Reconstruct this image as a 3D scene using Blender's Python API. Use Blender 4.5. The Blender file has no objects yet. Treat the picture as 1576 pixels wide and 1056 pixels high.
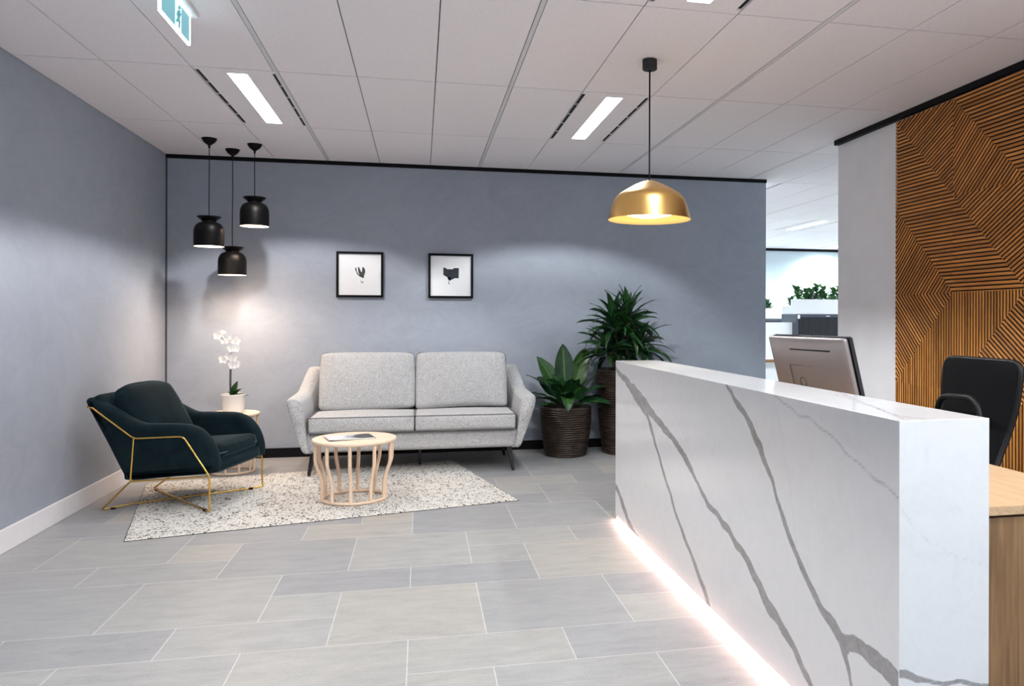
import bpy, bmesh, math, random
from mathutils import Vector, Matrix, noise as mnoise
random.seed(7)
SC = bpy.context.scene
COL = SC.collection
PI = math.pi

# ------------------------------------------------------------------ camera, world, exposure
cam_d = bpy.data.cameras.new('camera')
cam = bpy.data.objects.new('camera', cam_d)
COL.objects.link(cam)
cam_d.sensor_width = 36.0
cam_d.lens = 1204.0 / 1576.0 * 36.0
cam_d.shift_x = (788 - 907.5) / 1576.0
cam_d.shift_y = (490.0 - 528.0) / 1576.0
cam_d.clip_start = 0.05
cam.location = (0, 0, 1.24)
cam.rotation_euler = (Matrix.Rotation(-0.2125, 3, 'Z') @ Matrix.Rotation(PI / 2, 3, 'X') @ Matrix.Rotation(0.0025, 3, 'Z')).to_euler()
SC.camera = cam

world = bpy.data.worlds.new('world')
SC.world = world
world.use_nodes = True
wn = world.node_tree.nodes
wbg = wn['Background']
wbg.inputs['Color'].default_value = (0.74, 0.87, 1.0, 1)
wbg.inputs['Strength'].default_value = 0.72

SC.view_settings.view_transform = 'Standard'
SC.view_settings.look = 'None'
SC.view_settings.gamma = 1.0
SC.view_settings.use_curve_mapping = False
SC.view_settings.exposure = 0.80

PANEL_E = 4.0       # visible face of the ceiling luminaires
LUM_W = 33.0        # light of one luminaire
LUM_SPREAD = 132.0  # louvred: sharp cut-off
OFFICE_E = 6.0 
OFFICE_W = 200.0    # luminaires of the open office
PEND_W = 21.0        # small pendants
GOLD_W = 9.0
LED_E = 18.0

# ------------------------------------------------------------------ materials
def newmat(name):
    m = bpy.data.materials.new(name)
    m.use_nodes = True
    nt = m.node_tree
    return m, nt, nt.nodes['Principled BSDF']

def setp(b, color=None, rough=None, metal=None, spec=None, coat=None, coat_r=None, sheen=None, sheen_tint=None, sheen_r=None):
    I = b.inputs
    if color is not None: I['Base Color'].default_value = (*color, 1)
    if rough is not None: I['Roughness'].default_value = rough
    if metal is not None: I['Metallic'].default_value = metal
    if spec is not None: I['Specular IOR Level'].default_value = spec
    if coat is not None: I['Coat Weight'].default_value = coat
    if coat_r is not None: I['Coat Roughness'].default_value = coat_r
    if sheen is not None: I['Sheen Weight'].default_value = sheen
    if sheen_r is not None: I['Sheen Roughness'].default_value = sheen_r
    if sheen_tint is not None: I['Sheen Tint'].default_value = (*sheen_tint, 1)

def nd(nt, typ, **kw):
    n = nt.nodes.new(typ)
    for k, v in kw.items(): setattr(n, k, v)
    return n

def ramp(nt, fac, stops, interp='LINEAR'):
    r = nd(nt, 'ShaderNodeValToRGB')
    r.color_ramp.interpolation = interp
    el = r.color_ramp.elements
    while len(el) < len(stops): el.new(0.5)
    for e, (p, c) in zip(el, stops):
        e.position = p
        e.color = (*c, 1) if len(c) == 3 else c
    nt.links.new(fac, r.inputs['Fac'])
    return r.outputs['Color']

def noise(nt, scale, detail=4, rough=0.55, vec=None, dist=0.0, mapscale=None, rot=None, coord='Object'):
    n = nd(nt, 'ShaderNodeTexNoise')
    n.inputs['Scale'].default_value = scale
    n.inputs['Detail'].default_value = detail
    n.inputs['Roughness'].default_value = rough
    n.inputs['Distortion'].default_value = dist
    if vec is None:
        tc = nd(nt, 'ShaderNodeTexCoord')
        vec = tc.outputs[coord]
    if mapscale or rot:
        mp = nd(nt, 'ShaderNodeMapping')
        if mapscale: mp.inputs['Scale'].default_value = mapscale
        if rot: mp.inputs['Rotation'].default_value = rot
        nt.links.new(vec, mp.inputs['Vector'])
        vec = mp.outputs['Vector']
    nt.links.new(vec, n.inputs['Vector'])
    return n.outputs['Fac']

def mix(nt, fac, a, b, mode='MIX'):
    m = nd(nt, 'ShaderNodeMix', data_type='RGBA', blend_type=mode)
    for s, v in ((m.inputs[0], fac), (m.inputs[6], a), (m.inputs[7], b)):
        if hasattr(v, 'is_linked') or hasattr(v, 'links'): nt.links.new(v, s)
        elif isinstance(v, (int, float)): s.default_value = v
        else: s.default_value = (*v, 1)
    return m.outputs[2]

def math_(nt, op, a, b=None, c=None):
    m = nd(nt, 'ShaderNodeMath', operation=op)
    for s, v in zip(m.inputs, (a, b, c)):
        if v is None: continue
        if isinstance(v, (int, float)): s.default_value = v
        else: nt.links.new(v, s)
    return m.outputs[0]

def bump(nt, b, height, strength=0.2, dist=0.01):
    n = nd(nt, 'ShaderNodeBump')
    n.inputs['Strength'].default_value = strength
    n.inputs['Distance'].default_value = dist
    nt.links.new(height, n.inputs['Height'])
    nt.links.new(n.outputs['Normal'], b.inputs['Normal'])

def simple(name, color, rough=0.5, metal=0.0, var=0.08, scale=20, **kw):
    m, nt, b = newmat(name)
    setp(b, color, rough, metal, **kw)
    if var:
        f = noise(nt, scale)
        c = ramp(nt, f, [(0.3, tuple(x * (1 - var) for x in color)), (0.7, tuple(min(1, x * (1 + var)) for x in color))])
        nt.links.new(c, b.inputs['Base Color'])
    return m

def emit(name, color, strength):
    m, nt, b = newmat(name)
    setp(b, color, 0.5)
    b.inputs['Emission Color'].default_value = (*color, 1)
    b.inputs['Emission Strength'].default_value = strength
    return m

M = {}

def m_plaster(name, c1, c2, c3):
    m, nt, b = newmat(name)
    setp(b, c2, 0.62, spec=0.35)
    big = noise(nt, 0.9, 5, 0.6, dist=1.2)
    stroke = noise(nt, 2.6, 7, 0.72, dist=2.2, mapscale=(1.0, 1.0, 1.6), rot=(0.3, 0.6, 0.2))
    fine = noise(nt, 24, 5, 0.7, mapscale=(1, 1, 0.6), dist=1.0)
    a = math_(nt, 'MULTIPLY_ADD', stroke, 0.6, math_(nt, 'MULTIPLY', big, 0.42))
    a = math_(nt, 'MULTIPLY_ADD', fine, 0.14, a)
    col = ramp(nt, a, [(0.40, c1), (0.58, c2), (0.76, c3)])
    nt.links.new(col, b.inputs['Base Color'])
    bump(nt, b, math_(nt, 'ADD', stroke, math_(nt, 'MULTIPLY', fine, 0.5)), 0.07, 0.008)
    return m
M['plaster'] = m_plaster('polished_grey_plaster', (0.295, 0.326, 0.382), (0.328, 0.36, 0.418), (0.360, 0.393, 0.45))

def m_floor():
    m, nt, b = newmat('grey_stone_tile')
    setp(b, (0.33, 0.33, 0.32), 0.42, spec=0.4)
    at = nd(nt, 'ShaderNodeAttribute', attribute_name='rnd')
    tint = ramp(nt, at.outputs['Fac'], [(0.0, (0.29, 0.29, 0.297)), (0.5, (0.325, 0.325, 0.323)), (0.82, (0.355, 0.352, 0.338)), (1.0, (0.39, 0.365, 0.325))])
    st = noise(nt, 5, 6, 0.65, mapscale=(1.0, 3.2, 1), dist=0.6)
    fine = noise(nt, 130, 3, 0.75)
    sp = noise(nt, 42, 5, 0.8, mapscale=(0.45, 1, 1))
    k = math_(nt, 'MULTIPLY_ADD', st, 0.55, math_(nt, 'MULTIPLY_ADD', fine, 0.45, math_(nt, 'MULTIPLY', sp, 0.45)))
    k = ramp(nt, k, [(0.46, (0.72, 0.72, 0.73)), (0.70, (1.0, 1.0, 1.0)), (0.94, (1.24, 1.23, 1.21))])
    nt.links.new(mix(nt, 1.0, tint, k, 'MULTIPLY'), b.inputs['Base Color'])
    rr = ramp(nt, sp, [(0.35, (0.36,) * 3), (0.7, (0.52,) * 3)])
    nt.links.new(rr, b.inputs['Roughness'])
    bump(nt, b, fine, 0.06, 0.002)
    return m
M['tile'] = m_floor()
M['grout'] = simple('pale_grout', (0.58, 0.575, 0.56), 0.8)
M['ceil_tile'] = simple('white_mineral_tile', (0.86, 0.815, 0.832), 0.85, var=0.03, scale=60)
M['ceil_gap'] = simple('ceiling_shadow_gap', (0.07, 0.07, 0.075), 0.9, var=0)
M['tee'] = simple('white_tee_rail', (0.66, 0.65, 0.655), 0.5, var=0.0)
M['white_wall'] = simple('warm_white_paint', (0.88, 0.865, 0.88), 0.7, var=0.03, scale=4)
M['office_wall'] = simple('cool_white_paint', (0.66, 0.77, 0.81), 0.7, var=0.02, scale=3)
M['white_gloss'] = simple('white_satin_paint', (0.78, 0.77, 0.79), 0.35, var=0.02)
M['black'] = simple('matte_black_paint', (0.004, 0.004, 0.005), 0.55, var=0, spec=0.15)
M['black_soft'] = simple('soft_black', (0.012, 0.012, 0.014), 0.6, var=0)
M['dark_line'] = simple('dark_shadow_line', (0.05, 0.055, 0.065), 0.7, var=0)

def m_marble():
    m, nt, b = newmat('white_marble_grey_vein')
    setp(b, (0.8, 0.8, 0.8), 0.13, spec=0.5)
    at = nd(nt, 'ShaderNodeAttribute', attribute_name='vein')      # signed distance to a vein edge, metres
    n1 = noise(nt, 34, 5, 0.65)
    n2 = noise(nt, 7, 6, 0.65, dist=1.5)
    d = math_(nt, 'MULTIPLY_ADD', math_(nt, 'SUBTRACT', n1, 0.5), 0.012, at.outputs['Fac'])
    mask = nd(nt, 'ShaderNodeMapRange'); mask.inputs['From Min'].default_value = -0.0018; mask.inputs['From Max'].default_value = 0.0018
    mask.inputs['To Min'].default_value = 1.0; mask.inputs['To Max'].default_value = 0.0
    nt.links.new(d, mask.inputs['Value'])
    vein = ramp(nt, noise(nt, 22, 5, 0.7, dist=1.0), [(0.3, (0.27, 0.26, 0.26)), (0.55, (0.36, 0.35, 0.35)), (0.8, (0.46, 0.45, 0.45))])
    edge = math_(nt, 'ABSOLUTE', d)
    em = nd(nt, 'ShaderNodeMapRange'); em.inputs['From Min'].default_value = 0.0; em.inputs['From Max'].default_value = 0.0025
    em.inputs['To Min'].default_value = 0.35; em.inputs['To Max'].default_value = 0.0
    nt.links.new(edge, em.inputs['Value'])
    at2 = nd(nt, 'ShaderNodeAttribute', attribute_name='hair')     # 0..1 strength of hairline veins
    base = ramp(nt, n2, [(0.25, (0.745, 0.745, 0.755)), (0.5, (0.785, 0.785, 0.795)), (0.8, (0.80, 0.80, 0.805))])
    wisp = noise(nt, 9, 8, 0.7, dist=2.5, mapscale=(1, 1.6, 0.8))
    wm = ramp(nt, wisp, [(0.490, (0, 0, 0)), (0.5, (0.18, 0.18, 0.18)), (0.510, (0, 0, 0))])
    base = mix(nt, wm, base, (0.52, 0.51, 0.51))
    base = mix(nt, at2.outputs['Fac'], base, (0.44, 0.43, 0.43))
    col = mix(nt, mask.outputs[0], base, vein)
    col = mix(nt, em.outputs[0], col, (0.2, 0.19, 0.19))
    nt.links.new(col, b.inputs['Base Color'])
    return m
M['marble'] = m_marble()

def m_wood(name, dark, mid, light, scale=1.0, axis=0, rough=0.45, uv=False, contrast=1.0):
    m, nt, b = newmat(name)
    setp(b, mid, rough, spec=0.35)
    ms = [14.0, 14.0, 14.0]; ms[axis] = 0.9
    if uv: ms = [0.9, 14.0, 14.0]
    g = noise(nt, 3.0 * scale, 7, 0.68, dist=0.9, mapscale=tuple(ms), coord='UV' if uv else 'Object')
    ms2 = [60.0, 60.0, 60.0]; ms2[axis] = 1.6
    if uv: ms2 = [1.6, 60, 60]
    f = noise(nt, 3.0 * scale, 3, 0.7, mapscale=tuple(ms2), coord='UV' if uv else 'Object')
    a = math_(nt, 'MULTIPLY_ADD', g, 0.72, math_(nt, 'MULTIPLY', f, 0.28))
    c = ramp(nt, a, [(0.5 - 0.2 * contrast, dark), (0.5, mid), (0.5 + 0.2 * contrast, light)])
    if uv:
        at = nd(nt, 'ShaderNodeAttribute', attribute_name='rnd')
        k = ramp(nt, at.outputs['Fac'], [(0, (0.72, 0.70, 0.68)), (1, (1.22, 1.2, 1.16))])
        c = mix(nt, 1.0, c, k, 'MULTIPLY')
    nt.links.new(c, b.inputs['Base Color'])
    bump(nt, b, f, 0.08, 0.002)
    return m
M['slat'] = m_wood('oiled_timber_slat', (0.27, 0.092, 0.018), (0.54, 0.215, 0.046), (0.72, 0.34, 0.09), uv=True, rough=0.42)
M['slat_back_shade'] = simple('timber_groove_shade', (0.030, 0.011, 0.004), 0.85)  # shade inside the slat grooves, put into the colour
M['oak'] = m_wood('pale_oak', (0.46, 0.29, 0.155), (0.60, 0.40, 0.23), (0.70, 0.50, 0.31), axis=1)
M['walnut'] = m_wood('brown_walnut_veneer', (0.12, 0.062, 0.027), (0.235, 0.128, 0.058), (0.36, 0.21, 0.10), axis=2, scale=0.8)
M['birch'] = m_wood('pale_birch', (0.69, 0.51, 0.37), (0.80, 0.63, 0.47), (0.86, 0.71, 0.56), axis=0, rough=0.5)
M['birch_leg'] = m_wood('pale_birch_rod', (0.66, 0.46, 0.32), (0.78, 0.59, 0.43), (0.84, 0.67, 0.52), axis=2, rough=0.5)

def m_fabric():
    m, nt, b = newmat('light_grey_heather_weave')
    setp(b, (0.5, 0.5, 0.5), 0.9, spec=0.15, sheen=0.15)
    w1 = noise(nt, 260, 2, 0.6, mapscale=(0.35, 1, 1))
    w2 = noise(nt, 260, 2, 0.6, mapscale=(1, 1, 0.35))
    n = noise(nt, 30, 4, 0.6)
    a = math_(nt, 'MULTIPLY_ADD', w1, 0.45, math_(nt, 'MULTIPLY_ADD', w2, 0.45, math_(nt, 'MULTIPLY', n, 0.1)))
    c = ramp(nt, a, [(0.36, (0.25, 0.25, 0.252)), (0.5, (0.43, 0.43, 0.433)), (0.64, (0.61, 0.61, 0.612))])
    nt.links.new(c, b.inputs['Base Color'])
    bump(nt, b, a, 0.35, 0.003)
    return m
M['fabric'] = m_fabric()
M['piping_dark'] = simple('charcoal_piping', (0.05, 0.05, 0.053), 0.8, var=0.1)
M['piping'] = simple('dark_grey_piping', (0.17, 0.17, 0.175), 0.8, var=0.1)

def m_velvet():
    m, nt, b = newmat('dark_teal_velvet')
    setp(b, (0.012, 0.026, 0.034), 0.8, spec=0.08, sheen=0.44, sheen_r=0.28, sheen_tint=(0.24, 0.38, 0.44))
    n = noise(nt, 7, 4, 0.6, dist=0.8)
    c = ramp(nt, n, [(0.3, (0.0035, 0.009, 0.0125)), (0.7, (0.0075, 0.0175, 0.0225))])
    nt.links.new(c, b.inputs['Base Color'])
    bump(nt, b, noise(nt, 420, 2), 0.15, 0.001)
    return m
M['velvet'] = m_velvet()
M['velvet_pipe'] = simple('teal_velvet_piping', (0.035, 0.06, 0.07), 0.6, var=0.1)  # lighter than the velvet: a thin highlight painted along the piping
M['brass'] = simple('brushed_brass', (0.70, 0.44, 0.12), 0.27, 1.0, var=0.06, scale=40)
M['gold'] = simple('satin_brass_shade', (0.80, 0.50, 0.17), 0.30, 1.0, var=0.03, scale=10)
M['gold_in'] = simple('pale_shade_lining', (0.72, 0.50, 0.20), 0.45, var=0)
M['shade_in'] = simple('white_shade_lining', (0.85, 0.80, 0.74), 0.5, var=0)
M['shade_black'] = simple('satin_black_lamp', (0.003, 0.0028, 0.003), 0.42, 0.0, var=0.1, spec=0.14)

def m_rug():
    m, nt, b = newmat('cream_looped_wool')
    setp(b, (0.65, 0.61, 0.54), 0.95, spec=0.1, sheen=0.2)
    tc = nd(nt, 'ShaderNodeTexCoord')
    mp = nd(nt, 'ShaderNodeMapping'); mp.inputs['Scale'].default_value = (1.0, 0.62, 1.0)
    mp.inputs['Rotation'].default_value = (0, 0, math.radians(-13.5))
    nt.links.new(tc.outputs['Object'], mp.inputs['Vector'])
    v = nd(nt, 'ShaderNodeTexVoronoi', feature='F1'); v.inputs['Scale'].default_value = 112
    nt.links.new(mp.outputs['Vector'], v.inputs['Vector'])
    sep = nd(nt, 'ShaderNodeSeparateColor'); nt.links.new(v.outputs['Color'], sep.inputs[0])
    f2 = noise(nt, 9, 4, 0.7)
    thr = math_(nt, 'ADD', sep.outputs[0], math_(nt, 'MULTIPLY', math_(nt, 'SUBTRACT', f2, 0.5), 0.75))
    base = ramp(nt, thr, [(0.0, (0.035, 0.030, 0.028)), (0.07, (0.16, 0.14, 0.125)), (0.13, (0.50, 0.46, 0.41)), (0.20, (0.80, 0.775, 0.72)), (0.9, (0.90, 0.885, 0.845))], 'CONSTANT')
    cav = ramp(nt, v.outputs['Distance'], [(0.0, (1, 1, 1)), (0.55, (0.92, 0.91, 0.90)), (0.95, (0.62, 0.60, 0.58))])
    nt.links.new(mix(nt, 1.0, base, cav, 'MULTIPLY'), b.inputs['Base Color'])
    h = math_(nt, 'SUBTRACT', 1.0, v.outputs['Distance'])
    bump(nt, b, h, 0.9, 0.012)
    return m
M['rug'] = m_rug()
M['rug_edge'] = simple('dark_rug_backing', (0.04, 0.037, 0.035), 0.95)

def m_wicker():
    m, nt, b = newmat('dark_brown_woven_rattan')
    setp(b, (0.06, 0.035, 0.02), 0.42, spec=0.45)
    f = noise(nt, 9, 5, 0.7, mapscale=(1, 1, 10))
    c = ramp(nt, f, [(0.3, (0.010, 0.007, 0.005)), (0.5, (0.032, 0.020, 0.014)), (0.7, (0.085, 0.054, 0.034))])
    nt.links.new(c, b.inputs['Base Color'])
    bump(nt, b, noise(nt, 60, 4, 0.7, mapscale=(1, 1, 3)), 0.3, 0.004)
    return m
M['wicker'] = m_wicker()
M['soil'] = simple('dark_potting_soil', (0.05, 0.042, 0.035), 0.95, var=0.4, scale=90)

def m_leaf(name, c1, c2, c3, rough=0.3):
    m, nt, b = newmat(name)
    setp(b, c2, rough, spec=0.5)
    at = nd(nt, 'ShaderNodeAttribute', attribute_name='rnd')
    tc = nd(nt, 'ShaderNodeTexCoord')
    uvs = nd(nt, 'ShaderNodeSeparateXYZ'); nt.links.new(tc.outputs['UV'], uvs.inputs[0])
    f = noise(nt, 14, 3, 0.6)
    k = math_(nt, 'MULTIPLY_ADD', f, 0.5, math_(nt, 'MULTIPLY', at.outputs['Fac'], 0.6))
    c = ramp(nt, k, [(0.2, c1), (0.5, c2), (0.85, c3)])
    rib = math_(nt, 'LESS_THAN', math_(nt, 'ABSOLUTE', math_(nt, 'SUBTRACT', uvs.outputs[1], 0.5)), 0.035)
    c = mix(nt, math_(nt, 'MULTIPLY', rib, 0.55), c, tuple(min(1, x * 2.2) for x in c3))
    nt.links.new(c, b.inputs['Base Color'])
    wv = math_(nt, 'SINE', math_(nt, 'MULTIPLY_ADD', uvs.outputs[0], 95.0, math_(nt, 'MULTIPLY', math_(nt, 'ABSOLUTE', math_(nt, 'SUBTRACT', uvs.outputs[1], 0.5)), -40.0)))
    bump(nt, b, wv, 0.12, 0.003)
    return m
M['leaf_broad'] = m_leaf('glossy_broad_leaf', (0.006, 0.024, 0.012), (0.014, 0.060, 0.018), (0.055, 0.125, 0.018), 0.27)
M['leaf_strap'] = m_leaf('dark_strap_leaf', (0.004, 0.018, 0.009), (0.010, 0.046, 0.014), (0.028, 0.088, 0.016), 0.3)
M['leaf_office'] = m_leaf('office_leaf', (0.012, 0.05, 0.02), (0.03, 0.11, 0.035), (0.07, 0.18, 0.05), 0.4)
M['stem'] = simple('brown_green_cane', (0.075, 0.055, 0.03), 0.7, var=0.3, scale=30)
M['orchid_stem'] = simple('dark_green_stem', (0.012, 0.022, 0.010), 0.5, var=0.2)
M['orchid_petal'] = simple('white_petal', (0.92, 0.92, 0.92), 0.55, var=0.02)
M['orchid_lip'] = simple('yellow_lip', (0.80, 0.62, 0.22), 0.5, var=0.1)
M['ceramic'] = simple('white_ceramic', (0.82, 0.80, 0.76), 0.3, var=0.02)
M['leg_black'] = simple('black_lacquered_leg', (0.010, 0.010, 0.010), 0.25, var=0)
M['paper'] = simple('white_print_paper', (0.82, 0.82, 0.82), 0.35, var=0.01, coat=0.6, coat_r=0.05)
M['frame_black'] = simple('black_picture_frame', (0.003, 0.003, 0.0035), 0.5, var=0, spec=0.12)
M['ink_brown'] = simple('sepia_ink', (0.035, 0.030, 0.026), 0.5, var=0.6, scale=40)
M['ink_blue'] = simple('blue_black_ink', (0.010, 0.016, 0.026), 0.45, var=0.5, scale=30)
M['ink_pink'] = simple('pale_peach_ink', (0.75, 0.55, 0.44), 0.5, var=0.2)

def m_cover():
    m, nt, b = newmat('magazine_cover_print')
    setp(b, (0.6, 0.6, 0.6), 0.35)
    tc = nd(nt, 'ShaderNodeTexCoord')
    f = noise(nt, 9, 5, 0.6, dist=0.8)
    s = nd(nt, 'ShaderNodeSeparateXYZ'); nt.links.new(tc.outputs['Object'], s.inputs[0])
    k = math_(nt, 'MULTIPLY_ADD', s.outputs[0], -2.0, f)
    c = ramp(nt, k, [(0.30, (0.02, 0.02, 0.024)), (0.42, (0.09, 0.09, 0.10)), (0.48, (0.42, 0.42, 0.44)), (0.58, (0.70, 0.70, 0.72))])
    nt.links.new(c, b.inputs['Base Color'])
    return m
M['cover'] = m_cover()
M['silver'] = simple('satin_grey_plastic', (0.30, 0.275, 0.28), 0.36, 0.6, var=0.02)
M['silver_edge'] = simple('bright_edge', (0.6, 0.62, 0.64), 0.25, 0.8, var=0)
M['screen'] = simple('black_glass', (0.006, 0.006, 0.007), 0.08, var=0)
M['mesh_black'] = simple('black_mesh_fabric', (0.004, 0.004, 0.005), 0.85, var=0.2, scale=300, spec=0.15)
M['plastic_black'] = simple('black_nylon', (0.007, 0.007, 0.008), 0.45, var=0.1, spec=0.3)
M['cab'] = simple('slate_metal_cabinet', (0.055, 0.065, 0.088), 0.45, var=0.03)
M['tambour'] = simple('charcoal_tambour', (0.011, 0.013, 0.018), 0.5, var=0.1)
M['white_lam'] = simple('white_laminate', (0.82, 0.83, 0.84), 0.4, var=0.01)
M['lamp_white'] = emit('lit_diffuser', (1.0, 0.98, 0.97), PANEL_E)
M['lamp_office'] = emit('lit_office_diffuser', (0.90, 0.97, 1.0), OFFICE_E)
M['lamp_warm'] = emit('lit_warm_lamp', (1.0, 0.80, 0.62), 9.0)
M['lamp_gold'] = emit('lit_pendant_lamp', (1.0, 0.82, 0.55), 3.6)
M['led'] = emit('pink_white_led', (1.0, 0.66, 0.58), LED_E)
M['exit_white'] = emit('lit_exit_white', (0.78, 0.92, 1.0), 4.0)
M['exit_door'] = emit('lit_exit_doorway', (0.70, 0.88, 0.92), 0.62)
M['exit_teal'] = emit('lit_exit_teal', (0.15, 0.36, 0.41), 0.5)
M['exit_green'] = emit('lit_exit_figure', (0.10, 0.32, 0.33), 0.35)

# ------------------------------------------------------------------ mesh builder
class MB:
    def __init__(self):
        self.v = []; self.f = []; self.m = []; self.uv = []; self.r = []
    def add(self, verts, faces, mi=0, uvs=None, rnd=0.0, xf=None):
        o = len(self.v)
        for p in verts:
            p = Vector(p)
            self.v.append(xf @ p if xf else p)
        for k, fc in enumerate(faces):
            self.f.append([o + i for i in fc]); self.m.append(mi); self.r.append(rnd)
            self.uv.append([uvs[i] for i in fc] if uvs else None)
        return self
    def box(self, a, b, mi=0, xf=None):
        (x0, y0, z0), (x1, y1, z1) = a, b
        v = [(x0, y0, z0), (x1, y0, z0), (x1, y1, z0), (x0, y1, z0), (x0, y0, z1), (x1, y0, z1), (x1, y1, z1), (x0, y1, z1)]
        return self.add(v, [(0, 3, 2, 1), (4, 5, 6, 7), (0, 1, 5, 4), (1, 2, 6, 5), (2, 3, 7, 6), (3, 0, 4, 7)], mi, xf=xf)
    def tube(self, pts, r, n=10, mi=0, closed=False, cap=True, rnd=0.0):
        pts = [Vector(p) for p in pts]
        N = len(pts)
        rs = r if isinstance(r, (list, tuple)) else [r] * N
        tang = []
        for i in range(N):
            a = pts[(i - 1) % N] if (closed or i > 0) else pts[i]
            b = pts[(i + 1) % N] if (closed or i < N - 1) else pts[i]
            t = b - a
            tang.append(t.normalized() if t.length > 1e-9 else Vector((0, 0, 1)))
        up = Vector((0, 0, 1)) if abs(tang[0].z) < 0.9 else Vector((1, 0, 0))
        nrm = (up - tang[0] * up.dot(tang[0])).normalized()
        verts = []; faces = []
        for i in range(N):
            nrm = (nrm - tang[i] * nrm.dot(tang[i]))
            nrm = nrm.normalized() if nrm.length > 1e-6 else tang[i].orthogonal().normalized()
            bn = tang[i].cross(nrm)
            for k in range(n):
                a = 2 * PI * k / n
                verts.append(pts[i] + (nrm * math.cos(a) + bn * math.sin(a)) * rs[i])
        for i in range(N if closed else N - 1):
            j = (i + 1) % N
            for k in range(n):
                l = (k + 1) % n
                faces.append((i * n + k, i * n + l, j * n + l, j * n + k))
        if cap and not closed:
            faces.append(tuple(range(n - 1, -1, -1)))
            faces.append(tuple((N - 1) * n + k for k in range(n)))
        return self.add(verts, faces, mi, rnd=rnd)
    def lathe(self, prof, c=(0, 0, 0), n=40, mi=0, capb=False, capt=False):
        verts = []; faces = []
        for r, z in prof:
            for k in range(n):
                a = 2 * PI * k / n
                verts.append((c[0] + r * math.cos(a), c[1] + r * math.sin(a), c[2] + z))
        for i in range(len(prof) - 1):
            for k in range(n):
                l = (k + 1) % n
                faces.append((i * n + k, i * n + l, (i + 1) * n + l, (i + 1) * n + k))
        if capb: faces.append(tuple(range(n - 1, -1, -1)))
        if capt: faces.append(tuple((len(prof) - 1) * n + k for k in range(n)))
        return self.add(verts, faces, mi)
    def build(self, name, mats, parent=None, smooth=None, bevel=None, loc=None):
        me = bpy.data.meshes.new(name)
        loc = Vector(loc) if loc is not None else Vector((0, 0, 0))
        me.from_pydata([p - loc for p in self.v], [], self.f)
        if not isinstance(mats, (list, tuple)): mats = [mats]
        for m in mats: me.materials.append(m)
        for p, mi in zip(me.polygons, self.m): p.material_index = mi
        if any(u is not None for u in self.uv):
            ul = me.uv_layers.new(name='UVMap')
            i = 0
            for u, p in zip(self.uv, me.polygons):
                for k in range(p.loop_total):
                    ul.data[p.loop_start + k].uv = u[k] if u else (0, 0)
        if any(self.r):
            at = me.attributes.new('rnd', 'FLOAT', 'FACE')
            at.data.foreach_set('value', self.r)
        if bevel:
            bm = bmesh.new(); bm.from_mesh(me)
            bmesh.ops.remove_doubles(bm, verts=bm.verts, dist=1e-6)
            ed = [e for e in bm.edges if e.is_manifold and e.calc_face_angle(0) > 0.5]
            bmesh.ops.bevel(bm, geom=ed, offset=bevel, segments=2, affect='EDGES', clamp_overlap=True)
            bm.to_mesh(me); bm.free()
            if smooth is None: smooth = 50
        me.validate()
        if smooth:
            for p in me.polygons: p.use_smooth = True
            me.set_sharp_from_angle(angle=math.radians(smooth))
        o = bpy.data.objects.new(name, me)
        COL.objects.link(o)
        if parent is not None:
            o.parent = parent
            par = parent
            # geometry is written in world space; keep it there
            o.matrix_parent_inverse = Matrix.Identity(4)
            off = world_loc(parent)
            o.location = loc - off
        else:
            o.location = loc
        return o

def world_loc(o):
    p = Vector((0, 0, 0))
    while o is not None:
        p = p + Vector(o.location); o = o.parent
    return p

def empty(name, loc, label, cat, group=None):
    o = bpy.data.objects.new(name, None)
    o.empty_display_size = 0.1
    COL.objects.link(o)
    o.location = loc
    o['label'] = label; o['category'] = cat
    if group: o['group'] = group
    return o

def tag(o, label, cat, group=None):
    o['label'] = label; o['category'] = cat
    if group: o['group'] = group
    return o

def struct(o):
    o['kind'] = 'structure'
    return o

def catmull(pts, seg=8, closed=False):
    P = [Vector(p) for p in pts]; out = []; N = len(P)
    rng = range(N) if closed else range(N - 1)
    for i in rng:
        p0 = P[(i - 1) % N] if (closed or i > 0) else P[i]
        p1 = P[i]; p2 = P[(i + 1) % N]
        p3 = P[(i + 2) % N] if (closed or i + 2 < N) else p2
        for k in range(seg):
            t = k / seg
            out.append(0.5 * ((2 * p1) + (-p0 + p2) * t + (2 * p0 - 5 * p1 + 4 * p2 - p3) * t * t + (-p0 + 3 * p1 - 3 * p2 + p3) * t ** 3))
    if not closed: out.append(P[-1])
    return out

def fillet(pts, r, seg=5):
    """polyline with rounded corners"""
    P = [Vector(p) for p in pts]; out = [P[0]]
    for i in range(1, len(P) - 1):
        a = (P[i - 1] - P[i]); b = (P[i + 1] - P[i])
        d = min(r, a.length * 0.45, b.length * 0.45)
        s = P[i] + a.normalized() * d; e = P[i] + b.normalized() * d
        for k in range(seg + 1):
            t = k / seg
            out.append((1 - t) ** 2 * s + 2 * t * (1 - t) * P[i] + t * t * e)
    out.append(P[-1])
    return out

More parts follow.
